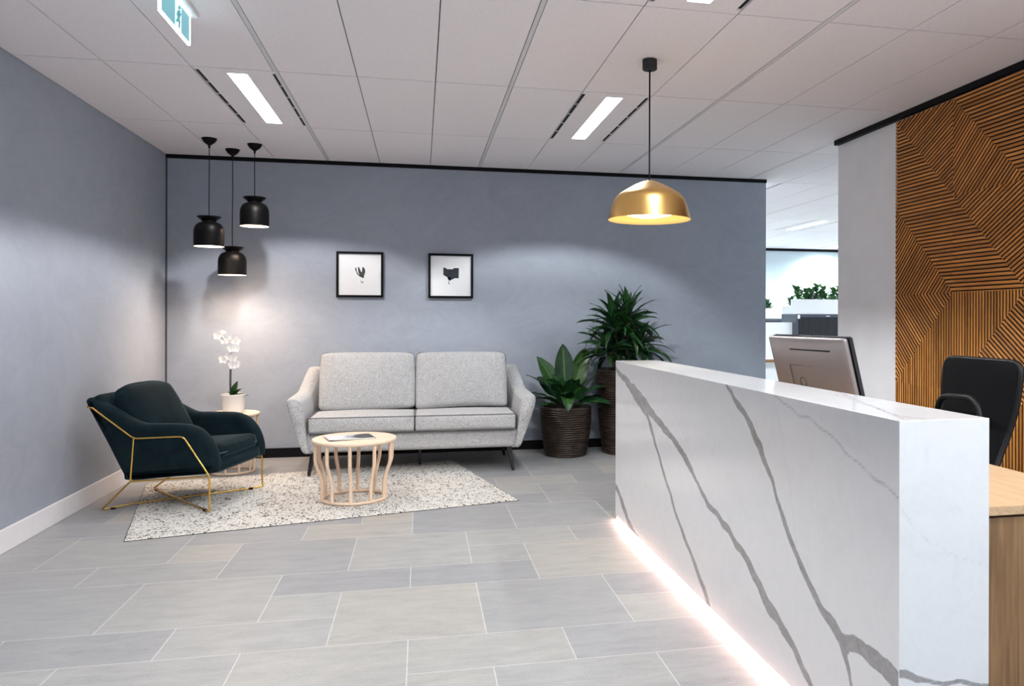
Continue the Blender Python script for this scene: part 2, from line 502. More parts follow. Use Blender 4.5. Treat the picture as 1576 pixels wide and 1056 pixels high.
def cushion(mb, dims, r, bulge=(0, 0, 0), n=14, xf=None, deform=None, mi=0):
    """rounded box, half sizes dims, bulging faces"""
    a = Vector(dims)
    def g(i):
        t = -1 + 2 * i / n
        return math.copysign(1 - (1 - abs(t)) ** 1.5, t)
    idx = {}; verts = []; faces = []
    def vid(p):
        key = tuple(round(c, 5) for c in p)
        if key in idx: return idx[key]
        p = Vector(p)
        q = Vector((p.x * a.x, p.y * a.y, p.z * a.z))
        inn = Vector([max(-(a[k] - r), min(a[k] - r, q[k])) for k in range(3)])
        d = q - inn
        if d.length > 1e-9: q = inn + d.normalized() * min(r, max(abs(d.x), abs(d.y), abs(d.z)))
        q.x += bulge[0] * p.x * (1 - p.y ** 2) * (1 - p.z ** 2)
        q.y += bulge[1] * p.y * (1 - p.x ** 2) * (1 - p.z ** 2)
        q.z += bulge[2] * p.z * (1 - p.x ** 2) * (1 - p.y ** 2)
        if deform: q = deform(q, p)
        idx[key] = len(verts); verts.append(q)
        return idx[key]
    for ax in range(3):
        for sg in (-1, 1):
            for i in range(n):
                for j in range(n):
                    c = []
                    for (ii, jj) in ((i, j), (i + 1, j), (i + 1, j + 1), (i, j + 1)):
                        p = [0, 0, 0]; p[ax] = sg; p[(ax + 1) % 3] = g(ii); p[(ax + 2) % 3] = g(jj)
                        c.append(vid(p))
                    faces.append(c if sg > 0 else c[::-1])
    mb.add(verts, faces, mi, xf=xf)

def round_rect(hx, hy, r, seg=6):
    out = []
    for cx_, cy_, a0 in ((hx - r, hy - r, 0), (-hx + r, hy - r, 90), (-hx + r, -hy + r, 180), (hx - r, -hy + r, 270)):
        for k in range(seg + 1):
            a = math.radians(a0 + 90 * k / seg)
            out.append((cx_ + r * math.cos(a), cy_ + r * math.sin(a)))
    return out

def slab_outline(mb, pts2, w0, w1, r, to3, mi=0, seg=4):
    """outline (list of 2D points, counter-clockwise) extruded from w0 to w1 with rounded rims"""
    P = [Vector(p) for p in pts2]; N = len(P)
    nr = []
    for i in range(N):
        t = (P[(i + 1) % N] - P[i - 1]).normalized()
        nr.append(Vector((t.y, -t.x)))
    rings = []
    for k in range(seg + 1):
        a = PI / 2 * k / seg
        rings.append((w0 + r * (1 - math.sin(a)), r * (1 - math.cos(PI / 2 - a)) if False else r * (1 - math.sin(a)) * 0 + r * (1 - math.cos(PI / 2 - a))))
    prof = []
    for k in range(seg + 1):
        a = PI / 2 * k / seg              # 0: flat cap edge, 90: side
        prof.append((w0 + r - r * math.cos(a), r - r * math.sin(a)))
    for k in range(seg, -1, -1):
        a = PI / 2 * k / seg
        prof.append((w1 - r + r * math.cos(a), r - r * math.sin(a)))
    prof = [(w0, r * 1.35)] + prof + [(w1, r * 1.35)]
    verts = []
    for w, ins in prof:
        for i in range(N):
            q = P[i] - nr[i] * ins
            verts.append(to3(q.x, q.y, w))
    faces = []
    L = len(prof)
    for k in range(L - 1):
        for i in range(N):
            j = (i + 1) % N
            faces.append((k * N + i, k * N + j, (k + 1) * N + j, (k + 1) * N + i))
    faces.append(tuple(range(N - 1, -1, -1)))
    faces.append(tuple((L - 1) * N + i for i in range(N)))
    mb.add(verts, faces, mi)

def leaf(mb, base, direction, length, width, droop=0.6, fold=0.25, nl=9, shape='broad', side=None, twist=0.0, rnd=None, wave=0.0):
    """arching blade; droop in radians of downward bending along its length"""
    d = Vector(direction).normalized()
    if side is None:
        side = d.cross(Vector((0, 0, 1)))
        if side.length < 1e-3: side = Vector((1, 0, 0))
    side = Vector(side).normalized()
    side = Matrix.Rotation(twist, 3, d) @ side
    p = Vector(base); pts = []; verts = []; uvs = []; faces = []
    step = length / nl
    ax = d.cross(Vector((0, 0, -1)))
    ax = ax.normalized() if ax.length > 1e-3 else Vector((1, 0, 0))
    cols = (-1, -0.5, 0, 0.5, 1)
    for i in range(nl + 1):
        t = i / nl
        if shape == 'broad':
            w = width * (math.sin(PI * min(1, (t * 0.97 + 0.03)) ** 0.8)) ** 0.75 * (1.0 if t < 0.97 else 0.4)
            if t < 0.12: w = max(w * t / 0.12, 0.006)
        else:
            w = width * min(1, 0.35 + 2.6 * t) * (1 - t ** 2.6) + 0.0008
        nrm = side.cross(d).normalized()
        for c in cols:
            q = p + side * (w * 0.5 * c) + nrm * (abs(c) * fold * w * 0.5) + nrm * (wave * math.sin(t * 19 + c * 2) * abs(c))
            verts.append(q); uvs.append((t * length / 0.3, 0.5 + 0.5 * c))
        p = p + d * step
        R = Matrix.Rotation(droop / nl * (0.4 + 1.2 * t), 3, ax)
        d = R @ d; side = R @ side
    nc = len(cols)
    for i in range(nl):
        for k in range(nc - 1):
            faces.append((i * nc + k, i * nc + k + 1, (i + 1) * nc + k + 1, (i + 1) * nc + k))
    mb.add(verts, faces, 0, uvs=uvs, rnd=random.uniform(0.05, 1) if rnd is None else rnd)
    return p

# ------------------------------------------------------------------ room shell
H = 2.647
XL, XR, YB, YF, XO, YO = -2.15, 3.225, 7.36, -1.6, 9.6, 14.5

def build_floor():
    mb = MB()
    a, x0, b, y0 = 0.3011, -0.0452, 0.3006, 2.7904
    X0, X1, Y0, Y1 = XL - 0.02, XO, YF, YO + 0.02
    mb.box((X0, Y0, -0.06), (X1, Y1, -0.0004), 1)
    g = 0.0021
    shapes = [(0, 0, 1, 1), (-2, 0, 2, 2), (1, -1, 2, 2), (0, 1, 2, 1), (-1, -1, 2, 1)]
    rg = random.Random(3)
    for i in range(-40, 41):
        for j in range(-40, 41):
            k0 = 1 + 3 * i - 2 * j; r0 = 4 + 2 * i + 3 * j
            for dk, dr, w, h in shapes:
                rv = rg.random() ** 1.3
                if w == 1: rv = 0.6 + 0.4 * rg.random()
                xa = x0 + a * (k0 + dk) + g; xb = x0 + a * (k0 + dk + w) - g
                ya = y0 + b * (r0 + dr) + g; yb = y0 + b * (r0 + dr + h) - g
                xa, xb = max(xa, X0), min(xb, X1); ya, yb = max(ya, Y0), min(yb, Y1)
                if xb - xa < 0.004 or yb - ya < 0.004: continue
                mb.add([(xa, ya, 0), (xb, ya, 0), (xb, yb, 0), (xa, yb, 0)], [(0, 1, 2, 3)], 0, rnd=max(0.01, rv))
    return struct(mb.build('floor', [M['tile'], M['grout']]))
build_floor()

CX0, CB, CY0, CL = 0.0821, 0.4487, 4.7504, 1.3600
LUM = {(-3, 0): 0, (2, 0): 0, (2, -2): 0, (-3, -2): 0, (5, -3): 0, (2, -4): 0, (7, 2): 1, (12, 4): 1, (7, 6): 1, (15, 2): 1, (17, 4): 1, (12, 6): 1, (17, 6): 1}
def build_ceiling():
    mb = MB()
    X0, X1, Y0, Y1 = XL - 0.02, XO, YF, YO + 0.02
    mb.box((X0, Y0, H + 0.012), (X1, Y1, H + 0.08), 1)
    for i in range(-6, 24):
        for j in range(-6, 9):
            if (i, j) in LUM: continue
            xa, xb = CX0 + CB * i, CX0 + CB * (i + 1)
            ya, yb = CY0 + CL * j, CY0 + CL * (j + 1)
            gl = 0.015 if (i - 1) % 3 == 0 else 0.0028
            gr = 0.015 if (i + 1 - 1) % 3 == 0 else 0.0028
            xa += gl; xb -= gr; ya += 0.005; yb -= 0.005
            xa, xb, ya, yb = max(xa, X0), min(xb, X1), max(ya, Y0), min(yb, Y1)
            if xb - xa < 0.01 or yb - ya < 0.01: continue
            mb.box((xa, ya, H), (xb, yb, H + 0.011), 0)
        if (i - 1) % 3 == 0:
            xm = CX0 + CB * i
            if XL < xm < XO: mb.box((xm - 0.0110, Y0, H - 0.0005), (xm + 0.0110, Y1, H + 0.011), 2)
    return struct(mb.build('ceiling', [M['ceil_tile'], M['ceil_gap'], M['tee']]))
build_ceiling()

def sbox(name, a, b, m, bevel=None):
    return struct(MB().box(a, b).build(name, m, bevel=bevel))
sbox('wall_left', (XL - 0.15, YF, -0.02), (XL, YB + 0.12, H + 0.05), M['plaster'])
sbox('wall_back', (XL - 0.15, YB, -0.02), (3.41, YB + 0.12, H + 0.05), M['plaster'])
sbox('wall_right', (XR, YF, -0.02), (XR + 0.12, 5.635, H + 0.05), M['white_wall'])
sbox('wall_far', (2.0, YO, -0.02), (XO, YO + 0.15, H + 0.05), M['office_wall'])
sbox('baseboard_left', (XL, YF, 0), (XL + 0.016, YB, 0.124), M['white_gloss'], 0.003)
sbox('baseboard_back', (XL + 0.016, YB - 0.014, 0), (3.41, YB, 0.083), M['black'])
sbox('trim_1', (XL, YB - 0.012, H - 0.034), (3.412, YB + 0.0, H), M['black'])
sbox('trim_2', (XR - 0.036, YF, H - 0.038), (XR, 5.637, H), M['black'])
sbox('corner_shadow_strip', (XL, YB - 0.012, 0.083), (XL + 0.012, YB, H - 0.034), M['dark_line'])  # dark strip painted in for the shadow gap in the corner
sbox('trim_4', (2.0, YO - 0.03, H - 0.05), (XO, YO, H), M['black'])

# ------------------------------------------------------------------ ceiling luminaires
LUM_LABEL = {
    (-3, 0): 'lit linear ceiling light with slotted air vents, left one above the black pendants',
    (2, 0): 'lit linear ceiling light with slotted air vents beside the brass pendant cord',
    (2, -2): 'linear ceiling light cut off by the top edge of the photo',
    (-3, -2): 'linear ceiling light above the left foreground, out of frame past the exit sign',
    (5, -3): 'added unseen linear ceiling light above the worktop, brightening the timber wall',  # lamp added out of view to light the timber wall
    (2, -4): 'added unseen linear ceiling light behind the viewer, brightening the near counter end',  # lamp added behind the camera to light the counter's end face
    (7, 2): 'office ceiling light just beyond the right end of the plaster wall, nearest the reception',
    (12, 4): 'bright office ceiling light above the planters, seen through the opening',
}
def batwing(l, lat):
    """photometric curve of a wide office optic: more light toward the edge of the cone"""
    l.use_nodes = True
    nt = l.node_tree
    em = next(n for n in nt.nodes if n.type == 'EMISSION')
    tc = nd(nt, 'ShaderNodeTexCoord'); sp = nd(nt, 'ShaderNodeSeparateXYZ')
    nt.links.new(tc.outputs['Normal'], sp.inputs[0])
    c = math_(nt, 'MAXIMUM', math_(nt, 'ABSOLUTE', sp.outputs[2]), 0.3)
    ax = math_(nt, 'DIVIDE', math_(nt, 'ABSOLUTE', sp.outputs[0]), c)      # narrower across the lamp
    mr = nd(nt, 'ShaderNodeMapRange', interpolation_type='SMOOTHSTEP')
    for k, v in (('From Min', lat[0]), ('From Max', lat[1]), ('To Min', 1.0), ('To Max', 0.0)): mr.inputs[k].default_value = v
    nt.links.new(ax, mr.inputs['Value'])
    nt.links.new(math_(nt, 'MULTIPLY', math_(nt, 'POWER', c, -1.8), mr.outputs[0]), em.inputs['Strength'])
def luminaire(ij, office):
    i, j = ij
    xa, xb = CX0 + CB * i, CX0 + CB * (i + 1)
    ya, yb = CY0 + CL * j, CY0 + CL * (j + 1)
    xm, ym = (xa + xb) / 2, (ya + yb) / 2
    lab = LUM_LABEL.get(ij, 'office ceiling light deeper in the open office, hidden behind the white wall')
    t = empty('ceiling_light', (xm, ym, H), lab, 'ceiling light', 'linear ceiling lights')
    w = 0.054; l = l_half = 0.59
    sx = 0.207; sw = 0.012; sl = 0.63
    p = MB()
    z0, z1 = H - 0.001, H + 0.010
    xs = [xa + 0.004, xm - sx - sw, xm - sx + sw, xm - w, xm + w, xm + sx - sw, xm + sx + sw, xb - 0.004]
    if (i - 1) % 3 == 0: xs[0] = xa + 0.008
    if i % 3 == 0: xs[-1] = xb - 0.008
    Y0, Y1 = ya + 0.003, yb - 0.003
    for k in (0, 2, 4, 6):
        p.box((xs[k], Y0, z0), (xs[k + 1], Y1, z1))
    for k, ll in ((1, sl), (3, l), (5, sl)):
        p.box((xs[k], Y0, z0), (xs[k + 1], ym - ll, z1)); p.box((xs[k], ym + ll, z0), (xs[k + 1], Y1, z1))
    p.build('panel', M['ceil_tile'], t)
    MB().box((xm - w, ym - l, H + 0.001), (xm + w, ym + l, H + 0.010)).build('diffuser', M['lamp_office'] if office else M['lamp_white'], t)
    for dy in (-.50, .50):       # twin louvred optics, sharp cut-off
        l = bpy.data.lights.new('luminaire_light', 'SPOT'); l.shadow_soft_size = 0.05
        l.energy = OFFICE_W if office else LUM_W; l.color = (0.88, 0.96, 1.0) if office else ((0.93, 0.97, 1.0) if i > 0 else (1.0, 0.97, 0.96))
        l.spot_size = math.radians(160 if office else LUM_SPREAD); l.spot_blend = 1.0 if office else 0.2
        if not office: batwing(l, (0.95, 1.40) if i < 0 else (1.0, 1.6))
        lo = bpy.data.objects.new('luminaire_light', l); COL.objects.link(lo); lo.parent = t; lo.location = (0, dy, -0.004)
    for s in (-1, 1):
        x = xm + s * sx
        v = MB()
        v.box((x - sw, ym - sl, H + 0.006), (x + sw, ym + sl, H + 0.011), 0)
        for q in range(1, 5):
            yy = ym - sl + 2 * sl * q / 5
            v.box((x - sw, yy - 0.004, H - 0.0005), (x + sw, yy + 0.004, H + 0.010), 1)
        v.build('air_slot', [M['black'], M['tee']], t)
for ij, off in LUM.items(): luminaire(ij, off)

# ------------------------------------------------------------------ exit sign
def exit_sign():
    X, Y0, Y1, Z0, Z1 = -1.046, 3.49, 3.908, 2.491, 2.628
    t = empty('exit_sign', (X, (Y0 + Y1) / 2, H), 'glowing teal exit sign with a running figure hung from the ceiling', 'exit sign')
    MB().box((X - 0.035, Y0 - 0.03, H - 0.018), (X + 0.035, Y1 + 0.03, H - 0.0005)).build('mount', M['white_gloss'], t, bevel=0.003)
    b = MB(); e = 0.0065
    b.box((X - 0.006, Y0, Z0), (X + 0.006, Y1, Z0 + e)); b.box((X - 0.006, Y0, Z1 - 0.006), (X + 0.006, Y1, H - 0.018))
    b.box((X - 0.006, Y0, Z0 + e), (X + 0.006, Y0 + e, Z1 - 0.006)); b.box((X - 0.006, Y1 - e, Z0 + e), (X + 0.006, Y1, Z1 - 0.006))
    b.build('light_guide', M['exit_white'], t)
    MB().box((X - 0.004, Y0 + e, Z0 + e), (X + 0.004, Y1 - e, Z1 - 0.006)).build('face', M['exit_teal'], t)
    d = MB(); ym = (Y0 + Y1) / 2 - 0.012
    for s in (-1, 1):
        x = X + s * 0.0045
        d.box((x - 0.0006, ym, Z0 + e), (x + 0.0006, ym + 0.085, Z1 - 0.010))
    d.build('doorway', M['exit_door'], t)
    g = MB()
    for s in (-1, 1):
        x = X + s * 0.0056
        def cap(y0, z0, y1, z1, r):
            g.tube([(x, ym + y0, Z0 + z0), (x, ym + y1, Z0 + z1)], r, 8)
        g.lathe([(0.001, -0.009), (0.007, -0.006), (0.009, 0), (0.007, 0.006), (0.001, 0.009)], (x, ym + 0.045, Z0 + 0.107), 10)
        cap(0.042, 0.092, 0.034, 0.060, 0.008); cap(0.034, 0.060, 0.050, 0.042, 0.006); cap(0.050, 0.042, 0.046, 0.020, 0.005)
        cap(0.034, 0.060, 0.022, 0.040, 0.006); cap(0.022, 0.040, 0.006, 0.038, 0.005)
        cap(0.041, 0.088, 0.060, 0.076, 0.004); cap(0.060, 0.076, 0.068, 0.088, 0.004); cap(0.040, 0.088, 0.024, 0.078, 0.004); cap(0.024, 0.078, 0.018, 0.062, 0.004)
    g.build('running_figure', M['exit_green'], t, smooth=60)
exit_sign()

# ------------------------------------------------------------------ pendants
def small_pendant(x, y, zb, label):
    t = empty('pendant_lamp', (x, y, H), label, 'pendant lamp', 'black dome pendants in the corner')
    R = 0.111
    MB().lathe([(0.001, -0.078), (0.007, -0.075), (0.009, -0.055), (0.022, -0.046), (0.042, -0.030), (0.054, -0.010), (0.057, -0.0005), (0.0, -0.0005)], (x, y, H), 32).build('canopy', M['shade_black'], t, smooth=40)
    zt = zb + 0.232
    sway = random.uniform(-0.002, 0.002)
    MB().tube([(x, y, zt - 0.01), (x + sway, y, zt + 0.2 * (H - zt)), (x - sway, y, zt + 0.6 * (H - zt)), (x, y, H - 0.075)], 0.0032, 8).build('cord', M['black'], t, smooth=60)
    o = [(0.0, .228), (.030, .229), (.086, .236), (.089, .233), (.084, .226), (.060, .207), (.050, .198), (.052, .193), (.070, .187), (.088, .175), (.100, .158), (.108, .135), (R, .110), (R, .0)]
    i = [(R - .004, 0.0), (R - .004, .108), (.100, .150), (.080, .172), (.05, .182), (0.0, .184)]
    MB().lathe(o, (x, y, zb), 48).build('shade', M['shade_black'], t, smooth=45)
    MB().lathe([(R, 0.0)] + i, (x, y, zb), 48).build('lining', M['shade_in'], t, smooth=45)
    MB().lathe([(0.0, .030), (.055, .030), (.095, .036), (.1055, .042)], (x, y, zb), 40).build('diffuser', M['lamp_warm'], t, smooth=45)
    l = bpy.data.lights.new('pendant_light', 'SPOT'); l.energy = PEND_W; l.color = (1.0, 0.74, 0.54)
    l.spot_size = math.radians(148); l.spot_blend = 0.9; l.shadow_soft_size = 0.07
    lo = bpy.data.objects.new('pendant_light', l); COL.objects.link(lo)
    lo.parent = t; lo.location = (0, 0, zb + 0.02 - H)
small_pendant(-1.629, 6.641, 1.797, 'black dome pendant lamp, leftmost of the three, hanging at middle height')
small_pendant(-1.544, 7.034, 1.595, 'black dome pendant lamp on the longest cord, lowest of the three')
small_pendant(-1.322, 6.783, 1.980, 'black dome pendant lamp on the shortest cord, highest of the three')

def gold_pendant():
    x, y, zb = 1.213, 4.09, 1.776
    t = empty('pendant_lamp', (x, y, H), 'large brass dome pendant lamp hanging over the reception desk end', 'pendant lamp')
    MB().lathe([(0.0, -0.056), (0.036, -0.056), (0.040, -0.052), (0.040, -0.0005), (0, -0.0005)], (x, y, H), 40).build('canopy', M['black_soft'], t, smooth=40)
    MB().tube([(x, y, zb + .21), (x, y, H - 0.05)], 0.0045, 8).build('cord', M['black'], t, smooth=60)
    o = catmull([(.003, .216), (.022, .212), (.06, .198), (.105, .176), (.150, .150), (.178, .128), (.194, .104), (.206, .070), (.216, .035), (.2245, 0)], 5)
    MB().lathe([(p.x, p.y) for p in o], (x, y, zb), 72).build('shade', M['gold'], t, smooth=60)
    MB().lathe([(.2245, 0)] + [(max(0.0, p.x - .004), p.y - .003) for p in reversed(o[:-2])], (x, y, zb), 72).build('lining', M['gold_in'], t, smooth=60)
    MB().lathe([(0.0, 0.010), (.06, .014), (.12, .026), (.165, .05)], (x, y, zb), 48).build('diffuser', M['lamp_gold'], t, smooth=60)
    l = bpy.data.lights.new('pendant_light', 'SPOT'); l.energy = GOLD_W; l.color = (1.0, 0.87, 0.68)
    l.spot_size = math.radians(150); l.spot_blend = 0.6; l.shadow_soft_size = 0.1
    lo = bpy.data.objects.new('pendant_light', l); COL.objects.link(lo)
    lo.parent = t; lo.location = (0, 0, zb + 0.005 - H)
gold_pendant()

# ------------------------------------------------------------------ reception desk
DA = math.radians(0.45)          # the desk runs a hair off square
def desk():
    ox, oy = 1.196, 1.787        # near left corner
    L, T, ZT, ZB = 2.885, 0.267, 0.980, 0.030
    Rz = Matrix.Translation((ox, oy, 0)) @ Matrix.Rotation(DA, 4, 'Z')
    t = empty('reception_desk', (ox, oy, 0), 'white marble reception counter with grey veins and a pink light strip underneath', 'reception desk')
    # camera rays used only to place the veins where the photograph shows them, in desk coordinates
    def img(px, py, face):
        u = (px - 907.5) / 1204; v = (py - 490.0) / 1204
        u, v = u + v * 0.0025, v - u * 0.0025
        c, s = math.cos(.2125), math.sin(.2125)
        d = Vector((u * c + s, -u * s + c, -v)); o = Vector((0, 0, 1.24))
        Ri = Rz.inverted(); o2 = Ri @ o; d2 = Ri.to_3x3() @ d
        if face == 'f': k = -o2.x / d2.x; q = o2 + d2 * k; return (q.y, q.z)
        if face == 'e': k = -o2.y / d2.y; q = o2 + d2 * k; return (q.x, q.z)
        k = (ZT - o2.z) / d2.z; q = o2 + d2 * k; return (q.x, q.y)
    def cr(pts, face='f'):
        out = []
        for x, y, w in pts:
            a = img(920 + .4888 * x, 540 + .4888 * y, face)
            b0 = img(920 + .4888 * (x - w / 2), 540 + .4888 * y, face); b1 = img(920 + .4888 * (x + w / 2), 540 + .4888 * y, face)
            out.append((a[0], a[1], 0.5 * math.hypot(b0[0] - b1[0], b0[1] - b1[1]) * 0.52))
        return out
    V = [cr([(54, 52, 4), (75, 78, 9), (100, 108, 16), (130, 150, 26), (150, 178, 26)]),
         cr([(148, 172, 14), (157, 205, 13), (180, 290, 9), (215, 410, 10), (245, 510, 10), (270, 580, 14), (300, 660, 12), (335, 750, 16), (358, 840, 20), (366, 875, 18)]),
         cr([(150, 170, 20), (185, 215, 14), (235, 275, 13), (275, 335, 17), (310, 410, 11), (345, 480, 15), (380, 520, 17), (420, 580, 19), (465, 650, 24), (500, 720, 30), (535, 800, 34), (580, 870, 27), (620, 940, 26), (650, 1010, 22), (675, 1065, 24)]),
         cr([(398, 88, 6), (410, 115, 10), (430, 150, 15), (470, 210, 22), (500, 280, 27), (525, 345, 25), (550, 410, 18), (575, 500, 18), (605, 590, 22), (635, 670, 24), (670, 740, 25), (710, 820, 32), (755, 890, 42), (780, 925, 46)]),
         cr([(770, 905, 40), (800, 918, 52), (840, 945, 52), (880, 975, 62), (920, 1015, 64), (950, 1048, 66)]),
         cr([(768, 920, 34), (785, 990, 20), (797, 1056, 15), (800, 1090, 12)]),
         cr([(50, 415, 8), (60, 435, 10), (75, 470, 11), (95, 535, 12), (120, 590, 14), (145, 632, 14)])]
    Hh = [(cr([(560, 140, 3), (620, 190, 3), (690, 230, 3), (740, 270, 3), (790, 330, 3), (840, 375, 3), (890, 415, 3), (948, 465, 4)]), 0.8, .0052),
          (cr([(178, 60, 2), (215, 140, 2), (270, 260, 2), (300, 340, 2)]), 0.28, .004), (cr([(550, 140, 2), (575, 250, 2), (600, 400, 2), (620, 560, 2), (628, 620, 2)]), 0.28, .004)]
    def c7(pts):
        out = []
        for x, y, w in pts:
            a = img(1350 + x * .4132, 620 + y * .4132, 'e'); out.append((a[0], a[1], w))
        return out
    VE = [c7([(78, 1012, .010), (110, 1015, .009), (150, 1025, .008), (200, 1038, .005), (250, 1045, .006), (330, 1046, .006), (425, 1052, .007)])]
    HE = [(c7([(84, 400, 1), (120, 440, 1), (160, 480, 1), (200, 530, 1), (250, 553, 1), (330, 580, 1), (400, 610, 1)]), 0.35, .002)]
    def t6(pts, w): return [(*img(x, y, 't'), w) for x, y in pts]
    VT = [t6([(1170, 578), (1205, 590), (1265, 600), (1330, 622), (1395, 645)], .0005)]
    HT = [(t6([(1285, 602), (1310, 612), (1340, 625), (1380, 640), (1420, 645)], 1), 0.5, .012), (t6([(985, 557), (1010, 562), (1050, 572)], 1), 0.3, .012)]
    def sdist(p, vs):
        best = 1.0
        for poly in vs:
            for k in range(len(poly) - 1):
                ax, ay, aw = poly[k]; bx, by, bw = poly[k + 1]
                dx, dy = bx - ax, by - ay; l2 = dx * dx + dy * dy
                tt = 0 if l2 == 0 else max(0, min(1, ((p[0] - ax) * dx + (p[1] - ay) * dy) / l2))
                d = math.hypot(p[0] - ax - tt * dx, p[1] - ay - tt * dy) - (aw + (bw - aw) * tt)
                if d < best: best = d
        return best
    def hair(p, hs):
        r = 0
        for poly, s, w in hs:
            d = sdist(p, [[(a, b, 0) for a, b, _ in poly]])
            wob = 0.5 + mnoise.noise(Vector((p[0] * 30, p[1] * 30, 3)))
            r = max(r, s * max(0, 1 - d / w) * max(.45, min(1, wob + .5)))
        return r
    verts = []; faces = []; dv = []; hv = []
    def grid(n, m, f3, f2, vs, hs):
        o = len(verts)
        for i in range(n + 1):
            for j in range(m + 1):
                p2 = f2(i / n, j / m)
                verts.append(Rz @ Vector(f3(*p2)))
                wob = (p2[0] + .010 * mnoise.noise(Vector((p2[0] * 14, p2[1] * 14, 0))), p2[1] + .010 * mnoise.noise(Vector((p2[0] * 14, p2[1] * 14, 7))))
                dv.append(sdist(wob, vs)); hv.append(hair(wob, hs))
        for i in range(n):
            for j in range(m):
                faces.append((o + i * (m + 1) + j, o + (i + 1) * (m + 1) + j, o + (i + 1) * (m + 1) + j + 1, o + i * (m + 1) + j + 1))
    hgt = ZT - ZB
    e = 0.0015
    grid(460, 160, lambda y, z: (0, y, z), lambda a, b: (L - e - a * (L - 2 * e), ZB + b * (hgt - e)), V, Hh)                # front
    grid(40, 120, lambda x, z: (x, 0, z), lambda a, b: (e + a * (T - 2 * e), ZB + b * (hgt - e)), VE, HE)                   # near end
    grid(40, 200, lambda x, y: (x, y, ZT), lambda a, b: (e + a * (T - 2 * e), e + b * (L - 2 * e)), VT, HT)                 # top
    def quad(q):
        o = len(verts)
        for p in q: verts.append(Rz @ Vector(p)); dv.append(1); hv.append(0)
        faces.append((o, o + 1, o + 2, o + 3))
    quad([(T, 0 + e, ZB), (T, L, ZB), (T, L, ZT - e), (T, 0 + e, ZT - e)]); quad([(T, L, ZB), (0, L, ZB), (0, L, ZT - e), (T, L, ZT - e)])
    quad([(0, 0, ZB), (0, L, ZB), (T, L, ZB), (T, 0, ZB)])
    # eased arrises
    quad([(0, L - e, ZT - e), (0, e, ZT - e), (e, e, ZT), (e, L - e, ZT)]); quad([(e, 0, ZT - e), (T - e, 0, ZT - e), (T - e, e, ZT), (e, e, ZT)])
    quad([(0, e, ZB), (e, 0, ZB), (e, 0, ZT - e), (0, e, ZT - e)]); quad([(T - e, 0, ZB), (T, e, ZB), (T, e, ZT - e), (T - e, 0, ZT - e)])
    quad([(T, e, ZT - e), (T, L - e, ZT - e), (T - e, L - e, ZT), (T - e, e, ZT)])
    me = bpy.data.meshes.new('marble_counter'); me.from_pydata([v - Vector((ox, oy, 0)) for v in verts], [], faces)
    me.attributes.new('vein', 'FLOAT', 'POINT').data.foreach_set('value', dv)
    me.attributes.new('hair', 'FLOAT', 'POINT').data.foreach_set('value', hv)
    me.materials.append(M['marble'])
    ob = bpy.data.objects.new('marble_counter', me); COL.objects.link(ob); ob.parent = t
    MB().box((0.035, 0.02, 0.0), (T, L - 0.01, ZB), xf=Rz).build('plinth', M['white_lam'], t)
    MB().box((0.008, 0.006, 0.004), (0.033, L - 0.006, ZB - 0.003), xf=Rz).build('led_strip', M['led'], t)
    t = empty('office_desk', (Rz @ Vector((T + .2, L / 2, 0))), 'oak-topped desk with walnut end panels attached behind the marble counter', 'desk')
    MB().box((T + .001, 0.030, 0.713), (T + 0.475, L - 0.15, 0.737), xf=Rz).build('worktop', M['oak'], t, bevel=0.0015)
    MB().box((T + .001, 0.046, 0.0), (T + 0.455, 0.070, 0.703), xf=Rz).build('end_panel', M['walnut'], t, bevel=0.001)
    MB().box((T + .001, 0.060, 0.703), (T + 0.44, L - 0.20, 0.713), xf=Rz).build('shadow_gap', M['black'], t)
    MB().box((T + .001, L - 0.20, 0.0), (T + 0.455, L - 0.176, 0.703), xf=Rz).build('end_panel', M['walnut'], t, bevel=0.001)
desk()

